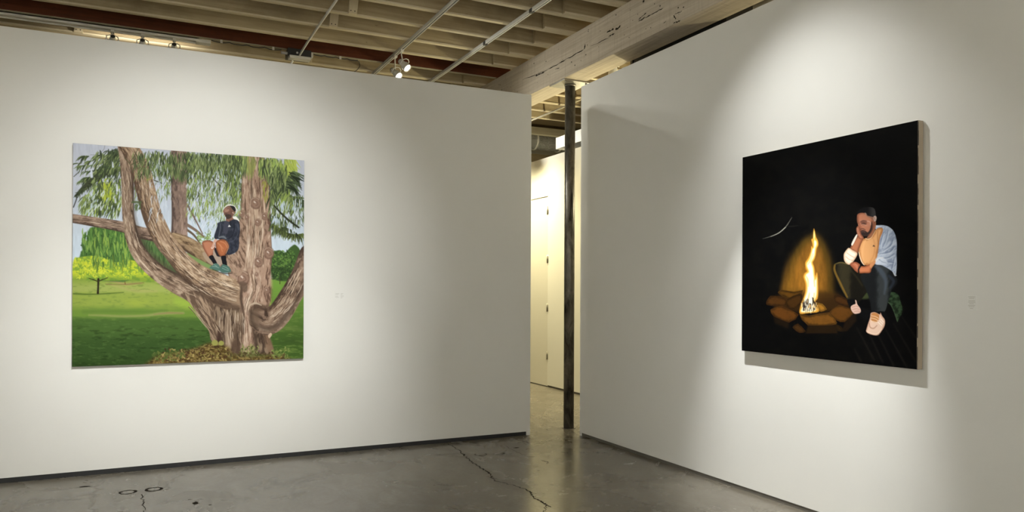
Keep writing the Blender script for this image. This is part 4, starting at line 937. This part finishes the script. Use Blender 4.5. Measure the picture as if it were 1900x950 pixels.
# ------------------------------------------------------------------ joists
GJ = 'ceiling joists over the long wall'
def joist(k, x0, x1, y, mat, name, label, group, far=False):
    bm = mk(); h = DECK-.003
    box(bm, (x0, y-.022, BT), (x1, y+.022, h), .003)
    o = link(name, bm, mat)
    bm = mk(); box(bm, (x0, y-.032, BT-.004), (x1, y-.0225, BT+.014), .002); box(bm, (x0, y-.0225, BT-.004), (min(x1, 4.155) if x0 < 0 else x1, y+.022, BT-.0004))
    link('lit_batten', bm, M['lit_batten'], o)                           # strip nailed along the lower edge, paled to imitate floor bounce
    return tag(o, label, 'joist', group)
ORD = ['zeroth', 'first', 'second', 'third', 'fourth', 'fifth', 'sixth', 'seventh', 'eighth', 'ninth']
for k in range(-5, 9):
    y = 7.09+.471*k
    if k == 4:
        bm = mk(); box(bm, (-5.99, y-.022, BT), (4.35, y+.03, DECK-.003), .003)
        o = link('ceiling_joist', bm, M['red']); tag(o, 'dark red-brown unpainted ceiling joist among the cream ones', 'joist', None)
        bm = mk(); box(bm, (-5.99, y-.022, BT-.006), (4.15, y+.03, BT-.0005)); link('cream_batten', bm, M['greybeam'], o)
    else:
        n = abs(k-4); side = 'in front of' if k < 4 else 'behind'
        joist(k, -5.99, 4.35, y, M['joist'], 'ceiling_joist', 'cream ceiling joist, %s one %s the dark red-brown joist' % (ORD[n], side), GJ)
    # lapped joist of the next bay, resting on the beam in front of it
    if k >= -3 and k != 4:
        x0 = {-1: 3.77, 0: 3.80, 1: 3.935, 2: 3.85, 4: 3.85}.get(k, 3.86)
        lab = 'joist stub lapped on the beam, %s' % ('beside the dark red-brown joist' if k == 4 else '%s one %s the dark red-brown joist' % (ORD[abs(k-4)], 'in front of' if k < 4 else 'behind'))
        x1 = 8.99
        joist(k, x0, x1, y-.058, M['joist'], 'lapped_joist', lab, 'joists of the next bay lapped over the beam')
# nailed scab plates on the joist faces
def scab(x, k, lab):
    y = 7.09+.471*k-.032-.02
    t = thing('scab_plate', lab, 'plate', (x, y, BT-.004), 'nailed blocks on the joist faces')
    bm = mk(); box(bm, (-.042, -.018, 0), (.042, .018, .262), .002)
    for v in bm.verts: v.co.x += .10*(v.co.z)
    link('board', bm, M['scab'], t)
    for sx in (-.02, .02):
        bm = mk(); rings(bm, [(0, .0055), (.002, .0055)], (sx, -.018, .025), (sx, -1, .025), 8); link('nail_head', bm, M['crack'], t)
scab(1.81, 0, 'cream nailed block on the ceiling joist, nearest of the middle row'); scab(1.895, 1, 'cream nailed block on the ceiling joist, second of the middle row')
scab(1.81, 2, 'cream nailed block on the ceiling joist just before the dark red one'); scab(1.83, 5, 'cream nailed block behind the grey junction box')
scab(-.63, 2, 'cream nailed block at the top left edge of the ceiling, before the dark red joist'); scab(-.60, 5, 'cream nailed block above the left part of the wall, behind the dark red joist')

# ------------------------------------------------------------------ things up in the next bay seen through the gap
def bar(name, a, b, mat, label, cat, bev=.004):
    o = link(name, box(mk(), a, b, bev), mat); return tag(o, label, cat)
bar('header_beam', (4.46, 11.35, 4.17), (8.99, 11.45, 4.29), M['greybeam'], 'grey cream header beam beyond the post, above the round duct', 'beam')
t = thing('round_duct', 'shiny silver round duct above the cream corridor wall', 'duct', (0, 12.3, 4.27))
bm = mk(); n = 72
prof = [(i*.06, .165+.010*(i % 2)) for i in range(n)]
rings(bm, prof, (4.5, 0, 0), (9, 0, 0), 28); link('duct_shell', bm, M['foil'], t, True)
for x in (4.9, 5.8, 6.45, 6.95, 7.6):
    bm = mk(); rings(bm, [(0, .182), (.03, .182)], (x, 0, 0), (9, 0, 0), 28); link('duct_band', bm, M['conduit'], t, True)
for x in (5.0, 6.3): link('hanger_rod', cyl(mk(), (x, 0, .18), (x, 0, DECK-4.27), .005, 8), M['plate'], t)
bar('low_timber', (4.46, 13.0, 4.02), (8.99, 13.12, 4.16), M['joist'], 'cream timber low behind the silver duct', 'beam')
bar('low_timber', (4.46, 13.7, 3.95), (8.99, 13.82, 4.08), M['greybeam'], 'darker timber just over the corridor wall top, lowest of the timbers', 'beam')
t = thing('white_duct', 'brightly lit white box duct over the corridor wall, right behind the post', 'duct', (6.0, 0, 0))
link('duct_body', box(mk(), (0, 8.0, 3.80), (.45, 10.67, 3.985), .004), M['whitebox'], t)
for y in (8.7, 9.6):
    link('duct_seam', box(mk(), (-.004, y, 3.798), (.454, y+.025, 3.989)), M['enamel'], t)
for y in (8.4, 10.2):
    for x in (.05, .40): link('hanger_rod', cyl(mk(), (x, y, 3.98), (x, y, DECK), .005, 8), M['plate'], t)
# sagging conduit along the bay
pts = [(5.595, y, 4.27-.035*math.sin((y-8)/4.2*math.pi)) for y in np.linspace(7.6, 12.05, 30)]
o = link('flexible_conduit', tube(mk(), pts, .014), M['greybeam'], None, True); tag(o, 'thin sagging cream conduit under the joists behind the post', 'conduit')
# dark duct and fittings beside the beam, seen over the right wall
t = thing('dark_duct', 'dark metal box duct in the slot between the beam and the right wall top', 'duct', (0, 0, 0))
link('duct_body', box(mk(), (4.50, 5.05, 3.50), (4.86, 6.42, 4.12), .004), M['darkmetal'], t)  # bottom lowered out of view so it throws shade on the beam underside
for y in (5.02, 6.40): link('duct_flange', box(mk(), (4.485, y, 3.485), (4.875, y+.035, 4.135)), M['darkmetal'], t)
bar('grey_duct', (4.52, 3.2, 3.82), (4.9, 4.75, 4.12), M['greybeam'], 'grey painted box at the right end of the slot above the right wall', 'duct')
o = link('thin_conduit', tube(mk(), [(4.47, 5.9, 3.84), (4.47, 6.4, 3.835), (4.50, 6.6, 3.86)], .007), M['enamel'], None, True); tag(o, 'thin pale conduit along the dark box duct beside the beam', 'conduit')
# ------------------------------------------------------------------ tracks and conduit
TZ = 4.262
def track(x, y0, y1, label, joints=()):
    t = thing('lighting_track', label, 'track', (x, 0, TZ), None)
    bm = mk()
    box(bm, (-.0175, y0, 0), (-.0075, y1, .034), .0015); box(bm, (.0075, y0, 0), (.0175, y1, .034), .0015); box(bm, (-.0175, y0, .030), (.0175, y1, .0375))
    link('track_rail', bm, M['conduit'] if joints else M['enamel'], t)
    link('track_slot', box(mk(), (-.0075, y0+.001, .008), (.0075, y1-.001, .030)), M['slot'], t)
    for y in joints:
        link('track_coupler', box(mk(), (-.0195, y-.03, -.002), (.0195, y+.03, .036), .002), M['slot'], t)
    return t
def yk(px, py, x, z):   # distance along Y of a point seen at px on the line X=x
    r = (px-950)/FPX; zc = x/(FW[0]+r*RT[0]); return zc*(FW[1]+r*RT[1])
track(2.66, 2.4, 11.5, 'white lighting track carrying the two lit spotlights')
tr3 = track(3.43, 2.4, 11.0, 'bright metal lighting track nearest the limewashed beam', (yk(899, 79, 3.43, 0), yk(985, 18, 3.43, 0)))
tb = thing('lighting_track', 'white lighting track along the ceiling over the tree painting', 'track', (0, 1.28, TZ))
bm = mk(); box(bm, (-2.2, -.0175, 0), (2.2, -.0055, .037), .0015); box(bm, (-2.2, .0055, 0), (2.2, .0175, .037), .0015); box(bm, (-2.2, -.0175, .031), (2.2, .0175, .0375)); link('track_rail', bm, M['enamel'], tb)
link('track_slot', box(mk(), (-2.19, -.0055, .012), (2.19, .0055, .030)), M['slot'], tb)
# short track under the red joist, behind the long wall
XE = .567
th_ = thing('lighting_track', 'white lighting track under the dark red joist behind the tree painting wall', 'track', (0, 9.05, BT-.0405))
bm = mk(); box(bm, (-5.9, -.06, 0), (XE, -.045, .034), .001); box(bm, (-5.9, .045, 0), (XE, .06, .034), .001); box(bm, (-5.9, -.06, .022), (XE, .06, .034), .001); link('track_rail', bm, M['enamel'], th_)
link('track_slot', box(mk(), (-5.88, -.044, .010), (XE-.01, .044, .022)), M['enamel'], th_)
link('feed_end', box(mk(), (XE-.02, -.05, -.008), (XE+.13, .05, .03), .004), M['enamel'], th_)

# conduit 1 down to the junction box
XC = 1.66
cy = 8.86
pts = [(XC, 5.0, TZ+.022)]+[(XC, y, TZ+.022) for y in np.linspace(5.2, 8.35, 6)]+[(XC-.005, 8.55, TZ+.012), (XC-.02, 8.72, TZ-.02), (XC-.03, cy, TZ-.045)]
c1 = thing('metal_conduit', 'slim bright metal conduit running down to the grey junction box', 'conduit', (0, 0, 0))
link('pipe', tube(mk(), pts, .0125, 14), M['conduit'], c1, True)
for y in (7.55, 8.02): link('pipe_strap', rings(mk(), [(0, .015), (.02, .015)], (XC, y-.01, TZ+.022), (XC, 9, TZ+.022), 14), M['conduit'], c1, True)
jb = thing('junction_box', 'dark grey junction box with a white cover below, where the slim conduit ends', 'box', (XC-.02, 9.0, BT-.06))
link('box_body', box(mk(), (-.13, -.10, -.03), (.13, .10, .058), .004), M['slot'], jb)
link('cover_plate', box(mk(), (-.12, -.14, -.06), (.12, -.02, -.031), .005), M['enamel'], jb)
link('cable_clamp', cyl(mk(), (-.20, -.05, .005), (-.13, -.05, .005), .016, 12), M['enamel'], jb, True)
link('mounting_bolt', cyl(mk(), (-.03, -.112, .01), (-.03, -.10, .01), .012, 8), M['conduit'], jb)
link('side_ear', box(mk(), (.13, -.06, .0), (.16, .02, .05), .003), M['enamel'], jb)
o = link('metal_conduit', tube(mk(), [(XC-.10, 8.90, 4.15), (XC-.13, 9.1, 4.10), (XC-.135, 9.3, 4.09), (XC-.135, 11.5, 4.09)], .0125, 12), M['conduit'], None, True)
tag(o, 'short bright conduit leaving the junction box behind the wall top', 'conduit')
# cable along the red joist with small clips
def cable(x0, x1, label, sag=.012):
    t = thing('cable', label, 'cable', (0, 8.93, BT-.03)); n = 36
    pts = [(x0+(x1-x0)*i/n, .004*math.sin(i*1.3), -sag*abs(math.sin(i*math.pi/9))) for i in range(n+1)]
    link('wire', tube(mk(), pts, .0055, 8), M['slot'], t, True)
    return t
ca = cable(XE+.13, XC-.22, 'thin dark cable under the dark red joist left of the junction box')
for px in (416, 505):
    x = {416: .80, 505: 1.35}[px]; link('clip', box(mk(), (x-.012, -.012, -.016), (x+.012, .008, .018), .002), M['enamel'], ca)
cb = cable(XC+.14, 2.32, 'thin dark cable right of the junction box curling down behind the wall', .008)
link('clip', box(mk(), (2.10, -.012, -.016), (2.124, .008, .018), .002), M['enamel'], cb)
link('wire_tail', tube(mk(), [(2.30, 0, 0), (2.34, 0, -.02), (2.345, -.005, -.07), (2.31, -.01, -.12), (2.26, -.02, -.16)], .004, 8), M['slot'], cb, True)

# ------------------------------------------------------------------ spotlights
def spot(name, label, x, y, ztop, target, group, lit, power=0, color=NEUTRAL, size=60, blend=.6, drop=.14, off=(0, 0), radius=.03, r=.052, shaft=.19, head_mat='enamel', parent_lab=None):
    t = thing(name, label, 'spotlight', (x, y, ztop), group)
    hp = Vector((off[0], off[1], -drop))                         # pivot of the head
    aim = (Vector(target)-(Vector((x, y, ztop))+hp)).normalized()
    link('track_adapter', box(mk(), (-.017, -.045, -.022), (.017, .045, 0), .003), M['enamel'], t)
    bm = mk(); tube(bm, [(0, 0, -.022), (0, 0, -.05), (off[0]*.6, off[1]*.6, -drop*.75), hp-Vector((0, 0, .0))], .007, 10); link('stem', bm, M['enamel'], t, True)
    side = aim.cross(Vector((0, 0, 1))).normalized()
    bm = mk(); up = side.cross(aim).normalized()
    tube(bm, [hp+side*(r+.012), hp+side*(r+.010)+up*.05, hp+side*.02+up*.072, hp-side*.02+up*.072, hp-side*(r+.010)+up*.05, hp-side*(r+.012)], .005, 8)
    link('yoke', bm, M['enamel'], t, True)
    b = hp-aim*shaft*.5; e = hp+aim*shaft*.5
    bm = mk(); rings(bm, [(0, r*.35), (.008, r*.55), (.02, r*.62), (shaft*.45, r*.66), (shaft*.62, r*.95), (shaft-.012, r), (shaft, r*1.04), (shaft, r*.90), (shaft-.012, r*.86)], b, e, 28, False)
    bmesh.ops.holes_fill(bm, edges=[q for q in bm.edges if q.is_boundary])
    link('lamp_head', bm, M[head_mat], t, True)
    bm = mk(); rings(bm, [(0, r*.5), (.002, r*.52), (.004, r*.3)], b-aim*.004, b+aim, 20); link('rear_vent', bm, M['slot'], t, True)
    bm = mk(); rings(bm, [(0, r*.84), (.004, r*.8), (.009, r*.5), (.010, r*.02)], e-aim*.011, e+aim, 24); link('lens', bm, M['lens'] if lit else M['card'], t, True)
    for s in (-1, 1):
        bm = mk(); c = hp+side*s*(r+.004); cyl(bm, c, c+side*s*.016, .012, 14); link('pivot_knob', bm, M['enamel'], t, True)
    if power:
        L = bpy.data.lights.new('spot_beam', 'SPOT'); L.energy = power; L.color = color; L.spot_size = math.radians(size); L.spot_blend = blend; L.shadow_soft_size = radius
        lo = bpy.data.objects.new('spot_beam', L); COL.objects.link(lo); lo.parent = t
        lo.location = e+aim*.025; lo.rotation_euler = aim.to_track_quat('-Z', 'Y').to_euler()
    return t
GP = 'lit twin spotlights above the end of the long wall'
spot('track_spotlight', 'lit white spotlight on the middle track, the upper right of the lit pair', 2.66, 8.31, TZ, (4.24, 6.3, 1.7), GP, True, P_PAIR, NEUTRAL, 150, 1.0, .16, (.02, -.02), .02, .047, .15)
spot('track_spotlight', 'lit white spotlight on the middle track, the lower left of the lit pair', 2.66, 8.55, TZ, (4.24, 5.6, 1.2), GP, True, P_PAIR, NEUTRAL, 150, 1.0, .20, (0, -.02), .02, .047, .15)
GH = 'white spotlight heads peeping over the wall top'
for (x, lab, tx) in ((-.265, 'white spotlight head over the wall top, leftmost of the three under the dark red joist', -.6), (.02, 'white spotlight head over the wall top, middle of the three under the dark red joist', .1), (.33, 'white spotlight head over the wall top, rightmost of the three under the dark red joist', .6)):
    spot('track_spotlight', lab, x, 9.03, BT-.044, (tx, 12.6, 2.4), GH, True, P_HIDDEN, (1, .92, .76), 165, .5, .10, (0, 0), .03, .045, .12)
GK = 'picture spotlights over the room'
spot('track_spotlight', 'white spotlight on the middle track aimed low at the fire painting', 2.66, 3.70, TZ, (4.24, 3.946, .937), GK, True, P_RIGHT, KEY, 39, .89, .15, (0, 0), .012)
spot('track_spotlight', 'white wide spotlight on the middle track above the fire painting', 2.66, 3.98, TZ, (4.24, 3.86, 2.1), GK, True, P_RIGHT*.19, KEY, 76, 1.0, .15, (0, 0), .025)
spot('track_spotlight', 'white spotlight aimed at the left half of the tree painting', .18, 1.28, TZ, (.18, 7.22, 1.91), GK, True, P_LEFT*.5, KEY, 39, .77, .15, (0, 0), .012)
spot('track_spotlight', 'white spotlight aimed at the right half of the tree painting', .82, 1.28, TZ, (.82, 7.22, 1.91), GK, True, P_LEFT*.5, KEY, 39, .77, .15, (0, 0), .012)
spot('track_spotlight', 'white spotlight aimed below the tree painting', .50, 1.28, TZ, (.50, 7.22, .18), GK, True, P_LEFT*.573, KEY, 39, .77, .15, (0, 0), .012)
for (x, y, tx, ty, tz, nm) in ((-2.6, -2.2, -2.6, -4, .4, 'left end of the row washing the wall behind the viewer'), (0, -2.2, 0, -4, .4, 'middle of the row washing the wall behind the viewer'), (2.6, -2.2, 2.6, -4, .4, 'right end of the row washing the wall behind the viewer'), (-4.2, 1.5, -6, 1.5, .4, 'side wall, nearer the viewer'), (-4.2, 4.3, -6, 4.3, .4, 'side wall, farther from the viewer')):
    spot('track_spotlight', 'added fill spotlight lighting the ' + nm, x, y, DECK, (tx, ty, tz), GK, True, P_FILL, NEUTRAL, 110, .9, .30, (0, 0), .03)  # unseen spots put in as fill, bounced off the room walls
# corridor lights, hidden from here by the beam and the walls
GC = 'corridor spotlights'
track(4.85, 6.8, 12.05, 'white lighting track in the corridor beyond the beam')
for y, ty in ((11.7, 11.2), (10.75, 10.3), (7.3, 9.0)):
    spot('track_spotlight', 'white corridor spotlight at the %s of its row' % {11.7: 'far end', 10.75: 'middle', 7.3: 'near end'}[y], 4.85, y, TZ, (5.82, ty, 1.15), GC, True, P_BACKWALL/3, WARM, 100, 1.0, .15, (0, 0), .04)

spot('track_spotlight', 'added corridor spotlight aimed at the white box duct', 4.85, 11.4, TZ, (6.05, 10.0, 3.88), GC, True, 110, NEUTRAL, 60, 1.0, .15, (0, 0), .03)  # extra spot put in to make the white duct bright
def uplight(y, tgt, lab, pw, back=False):  # invented unseen lamps, fill for the beam underside and next bay
    t = thing('added_uplight', lab, 'lamp', (5.82, y, 2.85), 'added corridor uplights')
    link('bracket', box(mk(), (-.03, -.04, -.05), (0, .04, .05), .003), M['enamel'], t)
    bm = mk(); rings(bm, [(0, .02), (.02, .05), (.14, .085), (.14, .078), (.05, .045)], (-.11, 0, -.05), (-.11, 0, 1), 28, False)
    bmesh.ops.holes_fill(bm, edges=[q for q in bm.edges if q.is_boundary]); link('bowl', bm, M['enamel'], t, True)
    link('arm', cyl(mk(), (-.03, 0, 0), (-.06, 0, 0), .01, 10), M['enamel'], t, True)
    bm = mk(); rings(bm, [(0, .07), (.006, .06), (.009, .01)], (-.11, 0, .075), (-.11, 0, 1), 24); link('lens', bm, M['lens'], t, True)
    if back: t.location.x = 5.96; t.rotation_euler.z = math.pi
    L = bpy.data.lights.new('up_beam', 'SPOT'); L.energy = pw; L.color = WARM; L.spot_size = math.radians(165); L.spot_blend = .6; L.shadow_soft_size = .05
    lo = bpy.data.objects.new('up_beam', L); COL.objects.link(lo); lo.parent = t; p0 = Vector((-.11, 0, .13)); lo.location = p0
    d0 = Vector(tgt)-Vector(t.location)
    if back: d0 = Vector((-d0.x, -d0.y, d0.z))
    lo.rotation_euler = (d0-p0).to_track_quat('-Z', 'Y').to_euler()
uplight(3.6, (4.3, 3.4, 4.0), 'added unseen bowl uplight on the corridor wall, farthest from the post', P_UP)
uplight(7.1, (4.3, 6.6, 4.0), 'added unseen bowl uplight on the corridor wall level with the post', P_UP*1.6)
uplight(8.9, (4.8, 9.3, 4.3), 'added unseen bowl uplight on the corridor wall beyond the post', P_UP*1.6)
uplight(10.9, (7.0, 12.2, 4.3), 'added unseen bowl uplight on the far face of the corridor wall', 34, True)
uplight(11.8, (4.9, 12.3, 4.3), 'added unseen bowl uplight on the corridor wall, at the far end', P_UP*1.3)
# ------------------------------------------------------------------ the two paintings
def painted_mat(name, gain, rough, tint=(1, 1, 1)):
    t = MT(name); a = t.n('ShaderNodeVertexColor'); a.layer_name = 'paint'
    col = t.mix(1.0, a.outputs[0], tuple(gain*q for q in tint), 'MULTIPLY')
    t.set(col, t.ramp(t.noise(40, 4), [(.3, rough-.06), (.7, rough+.08)]), 0, .05); t.bump(t.noise(120, 4), .12, .001); return t.m
M['tree_paint'] = painted_mat('tree_picture_paint', .92, .5)
M['fire_paint'] = painted_mat('fire_picture_paint', .85, .5)
X0, X1, ZB, ZT, YF = -.493, 1.367, .912, 2.745, 7.174
p1 = thing('painting', 'large square oil painting of a man in a dark jacket sitting in a tree', 'painting', ((X0+X1)/2, 7.22, (ZB+ZT)/2))
oc = Vector(p1.location)
def rel(b, c): return tuple(Vector(b)-oc), tuple(Vector(c)-oc)
link('canvas', box(mk(), *rel((X0, YF, ZB), (X1, YF+.030, ZT)), .001), M['shade_edge'], p1)
bm = mk()
for a, b in (((X0+.012, YF+.030, ZB+.012), (X0+.06, 7.2195, ZT-.012)), ((X1-.06, YF+.030, ZB+.012), (X1-.012, 7.2195, ZT-.012)), ((X0+.06, YF+.030, ZB+.012), (X1-.06, 7.2195, ZB+.06)), ((X0+.06, YF+.030, ZT-.06), (X1-.06, 7.2195, ZT-.012))):
    box(bm, *rel(a, b))
link('stretcher', bm, M['pine'], p1)
pic = Pic((X0+.0008, YF-.0005, ZT-.0008), (X1-X0-.0016, 0, 0), (0, 0, -(ZT-ZB-.0016)), 560, 550)
paint_tree(pic); pic.sat = .86
o = pic.mesh('painted_surface', M['tree_paint'], p1, (0, -1, 0)); o.location = -oc
YA, YB, ZB2, ZT2, XF = 4.497, 3.022, 1.098, 2.592, 4.184
p2 = thing('painting', 'large dark oil painting of a man sitting beside a campfire at night', 'painting', (4.24, (YA+YB)/2, (ZB2+ZT2)/2))
oc = Vector(p2.location)
link('canvas', box(mk(), *rel((XF, YB, ZB2), (XF+.048, YA, ZT2)), .0015), M['canvas'], p2)
bm = mk()
for a, b in (((XF+.048, YB+.012, ZB2+.012), (4.2395, YB+.06, ZT2-.012)), ((XF+.048, YA-.06, ZB2+.012), (4.2395, YA-.012, ZT2-.012)), ((XF+.048, YB+.06, ZB2+.012), (4.2395, YA-.06, ZB2+.06)), ((XF+.048, YB+.06, ZT2-.06), (4.2395, YA-.06, ZT2-.012))):
    box(bm, *rel(a, b))
link('stretcher', bm, M['pine'], p2)
pic = Pic((XF-.0005, YA-.0008, ZT2-.0008), (0, -(YA-YB-.0016), 0), (0, 0, -(ZT2-ZB2-.0016)), 480, 550)
paint_fire(pic); pic.sat = .93
o = pic.mesh('painted_surface', M['fire_paint'], p2, (-1, 0, 0)); o.location = -oc
# black paint smudges wrapping on to the raw canvas edge
bm = mk(); R = random.Random(3)
for _ in range(26):
    z = R.uniform(ZB2, ZT2); h = R.uniform(.01, .05)
    box(bm, *rel((XF, YB-.0006, max(ZB2, z-h)), (XF+R.uniform(.002, .007), YB+.0002, min(ZT2, z+h))))
link('paint_overlap', bm, M['black'], p2)

# ------------------------------------------------------------------ wall labels
def label_card(name, lab, centre, w_, h_, axis, lines, xf=0.0):
    t = thing(name, lab, 'label', centre)
    def bx(a0, a1, z0, z1, d0, d1):
        if axis == 'y': return (a0, -d1, z0), (a1, -d0, z1)
        return (-d1, -a1, z0), (-d0, -a0, z1)
    link('card', box(mk(), *bx(-w_/2, w_/2, -h_/2, h_/2, 0.0001, .0022), .0004), M['card'], t)
    bm = mk()
    for (a0, a1, z) in lines: box(bm, *bx(a0, a1, z-.0016, z+.0016, .0022, .0026))
    o = link('printed_lines', bm, M['print'], t)
c = on_plane(631, 549, 1, 7.22)
label_card('wall_label', 'small pale caption card on the wall right of the tree painting', tuple(c), .105, .072, 'y',
           [(-.045, -.008, .022), (-.045, -.015, .012), (-.045, -.02, -.004), (-.045, -.012, -.014), (.004, .03, .022), (.004, .022, .012), (.004, .035, 0), (.004, .03, -.010), (.004, .02, -.020)])
c = on_plane(1803.5, 562, 0, 4.24)
label_card('wall_label', 'small pale caption card on the wall right of the campfire painting', tuple(c), .052, .085, 'x',
           [(-.02, .02, .034), (-.016, .014, .026), (-.019, .018, .012), (-.02, .02, .004), (-.014, .012, -.004), (-.02, .02, -.014), (-.018, .016, -.022), (-.01, .008, -.032)])
